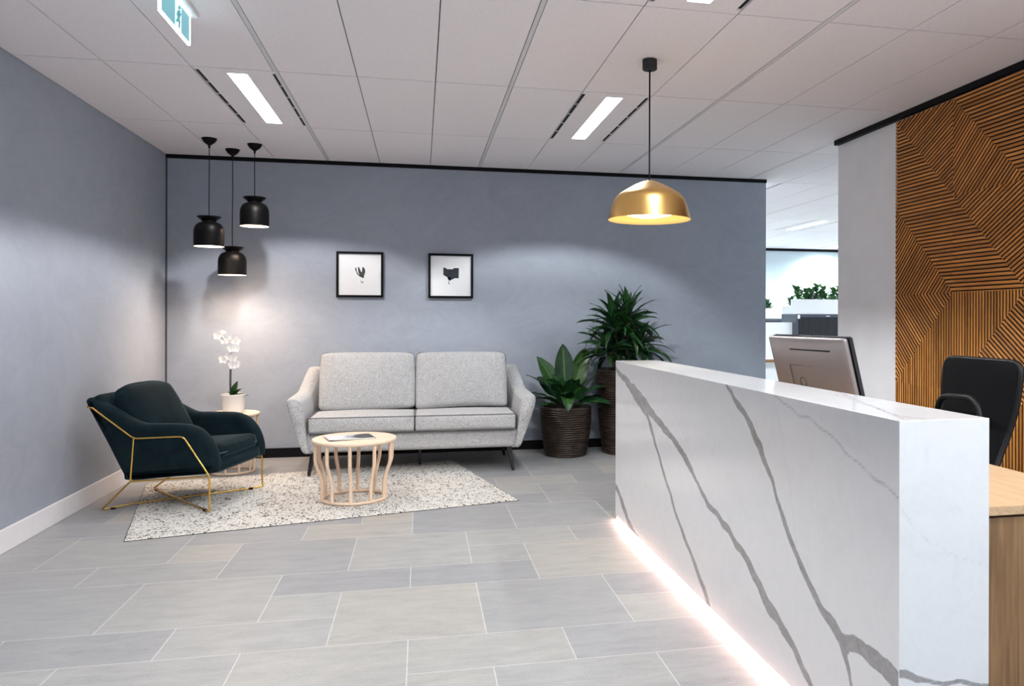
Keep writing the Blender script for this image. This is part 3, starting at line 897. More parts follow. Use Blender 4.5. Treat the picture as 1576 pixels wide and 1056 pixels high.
# ------------------------------------------------------------------ monitor on the worktop
def monitor():
    near = Vector((1.722, 2.942, 0)); far = Vector((1.642, 3.492, 0))
    w = (far - near).length
    mid = (near + far) / 2
    yv = (far - near).normalized()                  # along the screen, away from the camera
    nb = Vector((-yv.y, yv.x, 0))                   # out of the back, toward the counter
    if nb.x > 0: nb = -nb
    tl = math.radians(15)
    upv = Vector((0, 0, 1)) * math.cos(tl) + nb * math.sin(tl)
    nrm = nb * math.cos(tl) - Vector((0, 0, 1)) * math.sin(tl)
    top = mid + Vector((0, 0, 1.160)); hh = 0.355
    c = top - upv * (hh / 2)
    X = Matrix(((yv.x, upv.x, nrm.x, c.x), (yv.y, upv.y, nrm.y, c.y), (yv.z, upv.z, nrm.z, c.z), (0, 0, 0, 1)))
    zt = 0.737
    t = empty('computer_monitor', (c.x, c.y, zt), 'silver backed all-in-one computer monitor standing behind the counter', 'computer')
    b = MB()
    def df(q, p):
        if p.z > 0.5: q.z -= 0.018 * max(abs(p.x), abs(p.y)) ** 4 - 0.018 * 0
        return q
    cushion(b, (w / 2, hh / 2, 0.013), 0.011, (0, 0, 0.012), 16, X @ Matrix.Translation((0, 0, 0.004)), None)
    b.build('back_shell', M['silver'], t, smooth=60)
    MB().box((-w / 2 + .001, -hh / 2 + .001, -0.036), (w / 2 - .001, hh / 2 - .001, -0.008), xf=X).build('screen', M['screen'], t, bevel=0.006)
    MB().box((-w / 2 + .10, hh / 2 - .058, 0.0185), (w / 2 - .17, hh / 2 - .052, 0.0235), xf=X).build('vent_slot', M['black'], t)
    s = MB()
    for pts in (((-.033, .05), (.128, .05)), ((-.033, .05), (-.033, -.10)), ((.128, .05), (.128, -.10))):
        s.tube([X @ Vector((pts[0][0], pts[0][1], .0272)), X @ Vector((pts[1][0], pts[1][1], .0272))], 0.0009, 6)
    s.build('cover_seam', M['plastic_black'], t)
    e = MB(); ring = []
    for k in range(24): ring.append(X @ Vector((.05 + .022 * math.cos(k * PI / 12), -.03 + .022 * math.sin(k * PI / 12), .0275)))
    e.tube(ring, .002, 6, closed=True); e.build('cable_port', M['plastic_black'], t)
    a = MB(); q = X @ Vector((0, -.12, .02))
    a.tube([q, (q.x - .05, q.y, zt + .05), (q.x - .01, q.y, zt + .022)], [.022, .018, .016], 12)
    a.box((q.x - .08, q.y - .12, zt), (q.x + .10, q.y + .12, zt + .012))
    a.build('stand', M['silver'], t, smooth=40)
monitor()

# ------------------------------------------------------------------ office chair
def office_chair():
    cx_, cy_ = 2.60, 3.26
    t = empty('office_chair', (cx_ - .2, cy_, 0), 'black mesh-back office chair behind the counter in front of the timber wall', 'office chair')
    # back outline: width against height
    prof = [(.50, .215), (.56, .225), (.64, .222), (.74, .232), (.84, .248), (.94, .258), (1.0, .258), (1.03, .245), (1.045, .215)]
    def xback(z): return 2.47 + .17 * ((z - .5) / .55) + .03 * math.sin((z - .5) / .55 * PI * 1.3)
    f = MB(); rows = []
    pr = catmull([(z, w, 0) for z, w in prof], 4)
    n = 16
    for sgn, off in ((1, 0.0), (-1, 0.016)):
        verts = []; faces = []
        for p in pr:
            for k in range(n + 1):
                u = -1 + 2 * k / n
                verts.append((xback(p.x) + off - .035 * (1 - u * u), cy_ + p.y * u, p.x))
        for i in range(len(pr) - 1):
            for k in range(n):
                q = (i * (n + 1) + k, i * (n + 1) + k + 1, (i + 1) * (n + 1) + k + 1, (i + 1) * (n + 1) + k)
                faces.append(q if sgn > 0 else q[::-1])
        f.add(verts, faces)
    f.build('backrest', M['mesh_black'], t, smooth=60)
    edge = [(xback(p.x) + .008, cy_ - p.y, p.x) for p in pr] + [(xback(1.045) - .03 * (1 - (k / 8 - 1) ** 2) * 0, cy_ + .215 * (k / 8 - 1), 1.047) for k in range(1, 16)] + [(xback(p.x) + .008, cy_ + p.y, p.x) for p in reversed(pr)]
    MB().tube(edge, .013, 8).build('back_frame', M['plastic_black'], t, smooth=60)
    bar = fillet([(2.50, 3.435, .68), (2.49, 3.40, .865), (2.46, 3.08, .885), (2.45, 3.035, .68)], .10, 8)
    MB().tube(bar, .014, 10).build('lumbar_bar', M['plastic_black'], t, smooth=60)
    s = MB(); cushion(s, (.245, .245, .045), .04, (0, 0, .012), 12, Matrix.Translation((2.25, cy_, .475)))
    s.build('seat', M['mesh_black'], t, smooth=60)
    MB().tube([(2.46, cy_, .52), (2.40, cy_, .44), (2.30, cy_, .42)], .028, 10).build('back_bracket', M['plastic_black'], t, smooth=60)
    MB().tube([(2.26, cy_, .10), (2.26, cy_, .25), (2.26, cy_, .251), (2.26, cy_, .435)], [.03, .03, .018, .018], 14).build('gas_column', M['plastic_black'], t, smooth=40)
    for k in range(5):
        a = math.radians(72 * k + 20)
        e = Vector((2.26 + .29 * math.cos(a), cy_ + .29 * math.sin(a), .075))
        MB().tube([(2.26, cy_, .115), e], [.028, .016], 10).build('base_leg', M['plastic_black'], t, smooth=60)
        c = MB(); d = Vector((-math.sin(a), math.cos(a), 0))
        c.tube([Vector((e.x, e.y, .0285)) - d * .022, Vector((e.x, e.y, .0285)) + d * .022], .028, 14)
        c.tube([e, (e.x, e.y, .04)], .008, 8)
        c.build('caster', M['plastic_black'], t, smooth=40)
office_chair()

# ------------------------------------------------------------------ timber feature panel on the right wall
def clip(poly, a, b, c):
    """keep a*x+b*y<=c"""
    out = []
    for i in range(len(poly)):
        p, q = poly[i], poly[(i + 1) % len(poly)]
        dp, dq = a * p[0] + b * p[1] - c, a * q[0] + b * q[1] - c
        if dp <= 0: out.append(p)
        if (dp < 0 < dq) or (dq < 0 < dp):
            s = dp / (dp - dq); out.append((p[0] + (q[0] - p[0]) * s, p[1] + (q[1] - p[1]) * s))
    return out
def timber_wall():
    Yl, ZT, C = 4.822, 2.595, 0.596
    XB = XR - 0.001            # back of the panel
    base, hgt = 0.018, 0.014
    t = empty('slatted_timber_panel', (XB, 2.4, 0), 'brown timber slat feature panel of angled triangles on the right wall', 'wall panel')
    # s runs to the right in the photograph (toward the camera): Y = Yl - s ; angle measured from s toward up
    def region(tri, ang, name='slat_panel'):
        mb = MB()
        a = math.radians(ang); du = (math.cos(a), math.sin(a)); dn = (-math.sin(a), math.cos(a))
        w = 0.0243
        vals = [p[0] * dn[0] + p[1] * dn[1] for p in tri]
        k0, k1 = math.floor(min(vals) / w) - 1, math.ceil(max(vals) / w) + 1
        bands = [(0, .21, 0, 0), (.21, .275, 0, .82), (.275, .60, .82, 1), (.60, .935, 1, .82), (.935, 1.0, .82, 0)]
        for k in range(k0, k1):
            rv = random.uniform(0.02, 1)
            for b0, b1, h0, h1 in bands:
                lo, hi = (k + b0) * w, (k + b1) * w
                poly = clip(tri, dn[0], dn[1], hi); poly = clip(poly, -dn[0], -dn[1], -lo) if len(poly) > 2 else poly
                if len(poly) < 3: continue
                vs = []; uv = []
                for p in poly:
                    v = p[0] * dn[0] + p[1] * dn[1]; q = (v - lo) / (hi - lo)
                    x = XB - base - hgt * (h0 + (h1 - h0) * q)
                    vs.append((x, Yl - p[0], p[1])); uv.append((p[0] * du[0] + p[1] * du[1] + k * 1.7, v))
                mb.add(vs, [tuple(range(len(vs)))], 1 if h0 == 0 or h1 == 0 else 0, uvs=uv, rnd=rv)  # groove floors and slat sides get the painted shade
        mb.build(name, [M['slat'], M['slat_back_shade']], t)
    def cell(i, j, diag, a_up, a_lo):
        s0, s1 = C * i, C * (i + 1); z1 = ZT - C * j; z0 = max(0.0, z1 - C)
        z0f = z1 - C
        if diag == '\\':
            up = [(s0, z1), (s1, z1), (s1, z0f)]; lo = [(s0, z1), (s1, z0f), (s0, z0f)]
        else:
            up = [(s0, z1), (s1, z1), (s0, z0f)]; lo = [(s1, z1), (s1, z0f), (s0, z0f)]
        def ccw(p):
            p = clip(p, 0, -1, -0.002)
            A = sum(p[k][0] * p[(k + 1) % len(p)][1] - p[(k + 1) % len(p)][0] * p[k][1] for k in range(len(p)))
            return p if A > 0 else p[::-1]
        region(ccw(up), a_up); region(ccw(lo), a_lo)
    # columns to the right, rows from the top
    cell(0, 0, '\\', 28, 0); cell(1, 0, '\\', 0, 43); cell(2, 0, '\\', 28, 0)
    cell(0, 1, '\\', 0, 46); cell(1, 1, '\\', 30, 0); cell(2, 1, '\\', 0, 43)
    cell(0, 2, '/', -46, 90); cell(1, 2, '/', 90, -38); cell(2, 2, '/', -46, 90)
    cell(0, 3, '/', 90, -40); cell(1, 3, '/', -38, 90); cell(2, 3, '/', 90, -40)
    cell(0, 4, '\\', 90, 0); cell(1, 4, '\\', 90, 0); cell(2, 4, '\\', 90, 0)
    cell(3, 0, '\\', 0, 43); cell(3, 1, '\\', 28, 0); cell(3, 2, '/', 90, -38); cell(3, 3, '/', -46, 90); cell(3, 4, '\\', 90, 0)
    MB().box((XB - base - .0005, Yl - 4 * C, 0.001), (XB, Yl - .001, ZT - .001)).build('backing_board', M['slat_back_shade'], t)
    # strip of slats above the grid up to the black trim
timber_wall()

# ------------------------------------------------------------------ sofa
SX, SF, SB = -0.045, 6.30, 7.20        # centre x, front and back y
def sofa():
    t = empty('sofa', (SX, (SF + SB) / 2, 0), 'light grey two-seat fabric sofa with flared arms and black legs', 'sofa')
    rows = []
    ys = 15
    # arm: outer / inner profile lofted front to back
    for side in (-1, 1):
        mb = MB(); secs = []
        for i in range(ys + 1):
            u = i / ys
            y = SF + .035 + u * (7.12 - SF - .035)
            if u < .66: zt = .617 + .012 * u; wo = .962
            else:
                k = (u - .66) / .34; k = k * k * (3 - 2 * k)
                zt = .625 + .185 * k; wo = .962 - .055 * k
            wb = .812
            pts = []
            # from the inside top, over the top, down the outside, under to the inside bottom
            out = catmull([(wb - .04, .195), (wb + .015, .205), (wb + .055, .30), (wo - .048, .42), (wo - .012, .53), (wo, zt - .03)], 4)
            top = catmull([(wo, zt - .03), (wo - .012, zt - .004), (wo - .045, zt + .006), (wo - .085, zt + .002), (wo - .118, zt - .03)], 3)
            inn = catmull([(wo - .118, zt - .03), (wo - .135, zt - .12), (wo - .145, .40), (wo - .17, .20)], 4)
            pts = out + top[1:] + inn[1:]
            secs.append([(SX + side * p.x, y, p.y) for p in pts])
        # rounded front: shrink a first few sections toward their centre
        def shrink(sec, f, y):
            cxm = sum(p[0] for p in sec) / len(sec); 
            return [(p[0] + (SX + side * .86 - p[0]) * f * (0.35 if True else 1), y, p[2] + (.40 - p[2]) * f * .10) for p in sec]
        first = secs[0]
        front = [shrink(first, .55, SF + .002), shrink(first, .22, SF + .010), shrink(first, .06, SF + .022)]
        secs = front + secs
        N = len(secs[0]); verts = [p for s in secs for p in s]; faces = []
        for i in range(len(secs) - 1):
            for k in range(N):
                l = (k + 1) % N
                f = (i * N + k, i * N + l, (i + 1) * N + l, (i + 1) * N + k)
                faces.append(f if side > 0 else f[::-1])
        c0 = tuple(range(N)); c1 = tuple((len(secs) - 1) * N + k for k in range(N))
        faces.append(c0[::-1] if side > 0 else c0); faces.append(c1 if side > 0 else c1[::-1])
        mb.add(verts, faces)
        arm = mb.build('arm', M['fabric'], t, smooth=55)
        seam = [(p[0] + side * .001, p[1], p[2]) for p in [s[20] for s in secs[2:]]]
        # welt down the front edge of the arm
        outn = len(catmull([(0, 0)] * 6, 4))
        MB().tube([(p[0] + side * .002, p[1] - .001, p[2]) for p in front[1][2:outn + 2]], .0035, 6).build('welt', M['fabric'], arm, smooth=60)
    b = MB()
    cushion(b, (.815, .085, .075), .03, (0, .006, 0), 14, Matrix.Translation((SX, SF + .125, .268)))
    b.box((SX - .80, SF + .10, .21), (SX + .80, 7.15, .33))
    b.build('base', M['fabric'], t, smooth=55)
    k = MB()
    cushion(k, (.895, .065, .30), .05, (0, 0, 0), 14, Matrix.Translation((SX, 7.125, .515)))
    k.build('back', M['fabric'], t, smooth=55)
    for s in (-1, 1):
        cxm = SX + s * .3995
        c = MB()
        hw, hd, hh = .396, .265, .062
        y0 = SF - .012 + hd
        X = Matrix.Translation((cxm, y0, .408)) @ Matrix.Rotation(math.radians(-1.0), 4, 'X')
        def seatdef(q, p, s=s):
            return q
        cushion(c, (hw, hd, hh), .022, (0, .010, .022), 18, X, None)
        cu = c.build('seat_cushion', M['fabric'], t, smooth=60)
        for zz in (hh - .004, -hh + .004):
            ring = [X @ Vector((x, y, zz)) for x, y in round_rect(hw + .001, hd + .001, .03)]
            MB().tube(ring, .0032, 7, closed=True).build('piping', M['piping'], cu, smooth=60)
        c = MB()
        hw, hh, hd = .389, .243, .085
        Xb = Matrix.Translation((SX + s * .392, 6.915, .695)) @ Matrix.Rotation(math.radians(-13), 4, 'X')
        def backdef(q, p, s=s):
            # the top edge is slightly narrower, corners softened
            q.x *= 1 - .016 * max(0, p.z)
            q.z -= .010 * abs(p.x) ** 6 * max(0, p.z)
            q.z += .012 * math.sin(p.x * 2 + s) * max(0, -p.z)
            return q
        cushion(c, (hw, hd, hh), .035, (.004, .040, .003), 18, Xb, backdef)
        cb = c.build('back_cushion', M['fabric'], t, smooth=60)
        for yy in (-hd + .036,):
            ring = []
            for x, z in round_rect(hw + .001, hh + .0015, .04):
                q = backdef(Vector((x, yy, z)), Vector((x / hw, 0, z / hh))); ring.append(Xb @ q)
            MB().tube(ring, .0033, 7, closed=True).build('piping', M['piping_dark'], cb, smooth=60)
    def lg(xt, yt, xb, yb, zb=0.0):
        MB().tube([(xb, yb, zb), (xt, yt, .215)], [.0125, .024], 12).build('leg', M['leg_black'], t, smooth=50)
    lg(SX - .765, SF + .10, SX - .800, SF + .07, 0.016); lg(SX + .745, SF + .10, SX + .785, SF + .06)
    lg(SX - .765, 7.05, SX - .80, 7.09); lg(SX + .745, 7.05, SX + .785, 7.09)
    MB().tube([(SX + .04, 6.68, .016), (SX + .04, 6.68, .215)], [.011, .013], 10).build('leg', M['leg_black'], t, smooth=50)
sofa()

# ------------------------------------------------------------------ rug
def rug():
    A = Vector((-1.596, 4.757)); B = Vector((.651, 5.295)); C = Vector((.270, 6.890)); D = Vector((-1.992, 6.385))
    cen = (A + B + C + D) / 4
    mb = MB(); nu, nv = 190, 140; H0 = 0.011
    rg = random.Random(5)
    verts = []; faces = []
    for j in range(nv + 1):
        for i in range(nu + 1):
            u, v = i / nu, j / nv
            p = (A * (1 - u) + B * u) * (1 - v) + (D * (1 - u) + C * u) * v
            edge = min(u * nu, (1 - u) * nu, v * nv, (1 - v) * nv)
            z = H0 + .0022 * mnoise.noise(Vector((p.x * 60, p.y * 60, 0)))
            if edge < 1:
                z = .0035; wob = .006 * mnoise.noise(Vector((p.x * 45, p.y * 45, 4)))
                p = p + (p - cen).normalized() * wob
            elif edge < 2: z -= .002
            verts.append((p.x, p.y, z))
    for j in range(nv):
        for i in range(nu):
            a = j * (nu + 1) + i
            faces.append((a, a + 1, a + nu + 2, a + nu + 1))
    mb.add(verts, faces, 0)
    o = len(verts)
    # dark backing showing at the rim
    r = []
    for p in (A, B, C, D): r.append(p + (p - cen).normalized() * .004)
    mb.add([(p.x, p.y, .0005) for p in r] + [(p.x, p.y, .0034) for p in r], [(0, 1, 5, 4), (1, 2, 6, 5), (2, 3, 7, 6), (3, 0, 4, 7), (3, 2, 1, 0), (4, 5, 6, 7)], 1)
    o = mb.build('rug', [M['rug'], M['rug_edge']], smooth=80)
    tag(o, 'cream woven wool rug with black flecks under the coffee table', 'rug')
rug()

# ------------------------------------------------------------------ armchair
def armchair():
    O = Vector((-1.560, 5.738, 0)); F = Vector((.970, -.243, 0)); S = Vector((.243, .970, 0))
    def P(u, v, z): return O + F * u + S * v + Vector((0, 0, z))
    t = empty('armchair', O, 'dark teal velvet armchair with brass wire frame', 'armchair')
    X = Matrix(((F.x, S.x, 0, O.x), (F.y, S.y, 0, O.y), (0, 0, 1, 0), (0, 0, 0, 1)))
    # shell: two padded sides, back and seat deck, one upholstered body
    base = [(-.165, .208), (.10, .230), (.372, .256), (.402, .285), (.402, .345), (.380, .420), (.345, .480), (.290, .532), (.220, .560), (.140, .566), (.02, .566), (-.075, .568),
            (-.16, .602), (-.28, .668), (-.385, .722), (-.425, .728), (-.440, .700), (-.40, .62), (-.30, .44), (-.20, .25)]
    out = [(p.x, p.y) for p in catmull(base, 5, closed=True)]
    sh = MB()
    for sgn in (-1, 1):
        w0, w1 = (-.362, -.268) if sgn < 0 else (.268, .362)
        slab_outline(sh, out, w0, w1, .036, lambda a, b, w: P(a, w, b), seg=5)
    # back
    bl = math.atan2(.728 - .215, -.425 + .17)
    L = math.hypot(.728 - .215, -.425 + .17)
    mid = Vector(((-.425 - .17) / 2 + .028, 0, (.728 + .215) / 2 + .012))
    ang = math.atan2(-.255, .513)
    Xb = X @ Matrix.Translation(mid) @ Matrix.Rotation(ang, 4, 'Y')
    cushion(sh, (.040, .335, L / 2), .036, (0, 0, .006), 14, Xb)
    # deck and front rail
    Xd = X @ Matrix.Translation((.10, 0, .268)) @ Matrix.Rotation(math.radians(-5), 4, 'Y')
    cushion(sh, (.293, .30, .044), .030, (.01, 0, 0), 14, Xd)
    sh.build('shell', M['velvet'], t, smooth=70)
    sc = MB()
    Xs = X @ Matrix.Translation((.105, 0, .352)) @ Matrix.Rotation(math.radians(-6), 4, 'Y')
    dims = (.283, .262, .048)
    cushion(sc, dims, .036, (.012, 0, .026), 16, Xs)
    so = sc.build('seat_cushion', M['velvet'], t, smooth=70)
    ring = [Xs @ Vector((x, y, -.012)) for x, y in round_rect(dims[0] + .002, dims[1] + .001, .04)]
    MB().tube(ring, .0042, 7, closed=True).build('piping', M['velvet_pipe'], so, smooth=60)
    bc = MB()
    Xc = X @ Matrix.Translation((-.205, 0, .585)) @ Matrix.Rotation(math.radians(-29), 4, 'Y')
    def bdef(q, p):
        q.z -= .030 * abs(p.y) ** 4 * max(0, p.z)
        q.y *= 1 - .06 * max(0, p.z) ** 2
        return q
    cushion(bc, (.068, .275, .228), .052, (.038, 0, .012), 16, Xc, bdef)
    bo = bc.build('back_cushion', M['velvet'], t, smooth=70)
    # wire frame
    r = .0062; vf = .366
    f = MB()
    A = (-.385, .668); B = (-.118, .476); C = (.200, .492); D = (.368, .243); E = (-.138, .207)
    for s in (-1, 1):
        q = lambda p, d=0: P(p[0], s * (vf + d), p[1])
        f.tube(fillet([q(A), q(B), q(C), q(D), P(.368, s * .369, .020)], .03, 5), r, 10)
        f.tube([q(B), q(E)], r, 10)
        f.tube(fillet([q(D), q(E), P(-.375, s * .281, .012 if s < 0 else .024)], .015, 4), r, 10)
    f.tube([P(A[0], -vf, A[1]), P(A[0] - .035, -vf + .01, A[1] + .004), P(A[0] - .052, -vf + .06, A[1] + .004), P(A[0] - .052, vf - .06, A[1] + .004), P(A[0] - .035, vf - .01, A[1] + .004), P(A[0], vf, A[1])], r, 10)
    za, zb = .011, .021
    f.tube(fillet([P(-.375, -.281, .012), P(-.355, -.262, .0075), P(-.25, -.172, .0205), P(.34, .34, zb), P(.368, .369, .030)], .02, 4), r, 10)
    f.tube(fillet([P(-.375, .281, .024), P(-.355, .262, zb), P(.34, -.34, zb), P(.368, -.369, .030)], .02, 4), r, 10)
    f.build('wire_frame', M['brass'], t, smooth=60)
    for u, v, z in ((-.33, -.243, .0005), (.31, .312, .0135), (-.33, .243, .0135), (.31, -.312, .0135)):
        sg = 1 if (u * v) > 0 else -1
        a = math.atan2(sg * .61, .70)
        Xp = X @ Matrix.Translation((u, v, z)) @ Matrix.Rotation(a, 4, 'Z')
        MB().box((-.016, -.010, 0), (.016, .010, .013), xf=Xp).build('foot_pad', M['black'], t, bevel=.003)
armchair()

# ------------------------------------------------------------------ tables
def rod_table(c, z0, zt, R, rr, n, label, rod=.0095, a0=0.0):
    x, y = c
    t = empty('side_table', (x, y, z0), label, 'table', 'birch tables')
    th = .026
    pr = [(0, zt - th), (R - .012, zt - th), (R - .004, zt - th + .003), (R, zt - th + .010), (R, zt - .008), (R - .003, zt - .002), (R - .009, zt), (0, zt)]
    MB().lathe(pr, (x, y, 0), 64).build('tabletop', M['birch'], t, smooth=50)
    ring = [(x + rr * math.cos(2 * PI * k / 56), y + rr * math.sin(2 * PI * k / 56), z0 + .0105) for k in range(56)]
    MB().tube(ring, .0105, 10, closed=True).build('base_ring', M['birch_leg'], t, smooth=60)
    Rt = R - .022
    h0, h1 = z0 + .014, zt - th + .002
    for k in range(n):
        a = a0 + 2 * PI * k / n
        pts = []
        for u, w in ((0, 0), (.12, 0), (.28, .04), (.42, .28), (.55, .68), (.66, .95), (.78, 1.0), (.9, 1.0), (1, 1)):
            rad = rr + (Rt - rr) * w
            pts.append((x + rad * math.cos(a), y + rad * math.sin(a), h0 + (h1 - h0) * u))
        MB().tube(catmull(pts, 4), rod, 10).build('leg', M['birch_leg'], t, smooth=60)
    return t
ct = rod_table((-.438, 5.525), .0125, .428, .276, .209, 10, 'round birch coffee table with bent rod legs standing on the cream rug', .012, math.radians(16))
ct.name = 'coffee_table'
rod_table((-1.470, 6.735), 0.0, .478, .200, .158, 10, 'round birch side table behind the armchair carrying the orchid', .0098, math.radians(10))

# ------------------------------------------------------------------ magazine
def magazine():
    c = Vector((-.47, 5.50, .428)); a = math.radians(16)
    X = Matrix.Translation(c) @ Matrix.Rotation(a, 4, 'Z')
    t = empty('magazine', c, 'folded black and white magazine lying on the coffee table', 'magazine')
    L, W = .300, .195
    def sheet(z0, th, dx, dy, rot, m, name, curl):
        mb = MB(); n = 14; Y = X @ Matrix.Translation((dx, dy, 0)) @ Matrix.Rotation(rot, 4, 'Z')
        verts = []; faces = []
        for i in range(n + 1):
            u = i / n
            x = -L / 2 + L * u
            lift = curl * (math.exp(-((u) / .10) ** 2) * .010 + .003 * math.sin(u * 5)) + .001 * (1 - u)
            for yy in (-W / 2, W / 2):
                verts += [(x, yy, z0 + max(0, lift)), (x, yy, z0 + th + max(0, lift))]
        for i in range(n):
            o = i * 4; q = o + 4
            faces += [(o + 1, q + 1, q + 3, o + 3), (o, o + 2, q + 2, q), (o, q, q + 1, o + 1), (o + 2, o + 3, q + 3, q + 2)]
        faces += [(0, 1, 3, 2), (n * 4, n * 4 + 2, n * 4 + 3, n * 4 + 1)]
        mb.add(verts, faces, 0, xf=Y)
        return mb.build(name, m, t, smooth=40, loc=c)
    sheet(0.0006, .0012, 0.006, -.004, .03, M['black_soft'], 'back_cover', .2)
    sheet(.0020, .0060, 0, 0, 0, M['paper'], 'pages', .6)
    sheet(.0082, .0006, .001, .002, 0, M['cover'], 'front_cover', .6)
magazine()

# ------------------------------------------------------------------ orchid
def orchid():
    x, y, z = -1.468, 6.735, .478
    t = empty('potted_orchid', (x, y, z), 'white moth orchid in a white ceramic pot on the side table', 'plant')
    pr = [(0, 0), (.072, 0), (.075, .003)]
    for k in range(1, 12): pr += [(.0755 + .0012 * k, .012 * k - .001), (.0770 + .0012 * k, .012 * k + .004)]
    pr += [(.0925, .144), (.0905, .148), (.087, .146), (.084, .125), (0, .125)]
    MB().lathe(pr, (x, y, z), 48).build('pot', M['ceramic'], t, smooth=30)
    MB().lathe([(0, .126), (.083, .1265)], (x, y, z), 32).build('soil', M['soil'], t)
    f = MB()
    b0 = Vector((x + .002, y, z + .125))
    for d, L, W, dr in (((.12, -.05, 1), .135, .085, .5), ((.45, -.2, .75), .12, .075, 1.2), ((1, -.15, .35), .125, .05, 1.0), ((.8, .4, .4), .11, .055, .9), ((-.5, .2, .6), .07, .045, .8), ((.3, -.6, .5), .09, .06, 1.1)):
        leaf(f, b0, d, L, W, dr, .2, 8, 'broad', rnd=random.uniform(.1, .7))
    f.build('foliage', M['leaf_broad'], t, smooth=80)
    pts = [(x - .024, y, z + .125), (x - .026, y, z + .27), (x - .022, y, z + .42), (x - .02, y, z + .50), (x - .028, y, z + .555), (x - .06, y - .01, z + .598), (x - .09, y - .015, z + .622)]
    st = MB(); st.tube(catmull(pts, 6), .0042, 8)
    st.tube([(x - .020, y + .006, z + .125), (x - .016, y + .006, z + .46)], .0028, 6)
    for zz in (.33, .45, .50): st.lathe([(.006, -.004), (.010, 0), (.006, .004)], (x - .023, y, z + zz), 8)
    st.build('stem', M['orchid_stem'], t, smooth=60)
    fl = [(-.108, .618, -.02), (-.075, .628, .0), (-.040, .610, -.03), (-.012, .585, -.02), (.020, .572, .0), (-.055, .585, -.04), (-.005, .520, -.03), (.018, .516, -.01), (.008, .440, -.03), (-.022, .452, -.02), (-.072, .428, .0), (.022, .392, -.02), (.004, .385, -.035)]
    for k, (dx, dz, dy) in enumerate(fl):
        c = Vector((x + dx, y + dy - .012, z + dz))
        fm = MB(); tilt = random.uniform(-.5, .5)
        n = Vector((.35 * random.uniform(-1, 1) + .15, -1, .1)).normalized()
        e1 = n.cross(Vector((0, 0, 1))).normalized(); e2 = e1.cross(n)
        for q in range(5):
            a = PI / 2 + 2 * PI * q / 5 + tilt * .4
            wd = .050 if q in (1, 4) else .036
            d = (e1 * math.cos(a) + e2 * math.sin(a)) + n * .25
            sd = (-e1 * math.sin(a) + e2 * math.cos(a))
            leaf(fm, c, d, .041, wd, .25, .12, 5, 'broad', side=sd, rnd=.5)
        fo = fm.build('flower', M['orchid_petal'], t, smooth=80)
        lm = MB(); lm.tube([c + n * .001, c + n * .010 - e2 * .004, c + n * .013 - e2 * .010], [.003, .005, .002], 8)
        lm.build('lip', M['orchid_lip'], fo, smooth=60)
orchid()

# ------------------------------------------------------------------ woven pots with plants
def woven_pot(t, x, y, rb, rt, h):
    mb = MB(); n = 56; rows = int(h / .0195)
    prof = []
    rg = random.Random(int(x * 100))
    for i in range(rows):
        for s in (0.0, .25, .5, .75):
            u = (i + s) / rows
            r = rb + (rt - rb) * (math.sin(u * PI / 2) ** .9)
            prof.append((r + .0085 * math.sin(s * PI) ** .8 + rg.uniform(-.0012, .0012), u * h))
    prof = [(0, .002), (rb - .01, .0)] + prof + [(rt + .006, h), (rt + .004, h + .008), (rt - .008, h + .010), (rt - .016, h), (rt - .018, h - .05)]
    mb.lathe(prof, (x, y, 0), n)
    mb.v = [v + Vector((0, 0, .0025 * math.sin(9 * math.atan2(v.y - y, v.x - x) + v.z * 40))) if v.z > .01 else v for v in mb.v]
    mb.build('pot', M['wicker'], t, smooth=80)
    MB().lathe([(0, h - .03), (rt * .5, h - .026), (rt - .015, h - .034)], (x, y, 0), 40).build('soil', M['soil'], t, smooth=60)

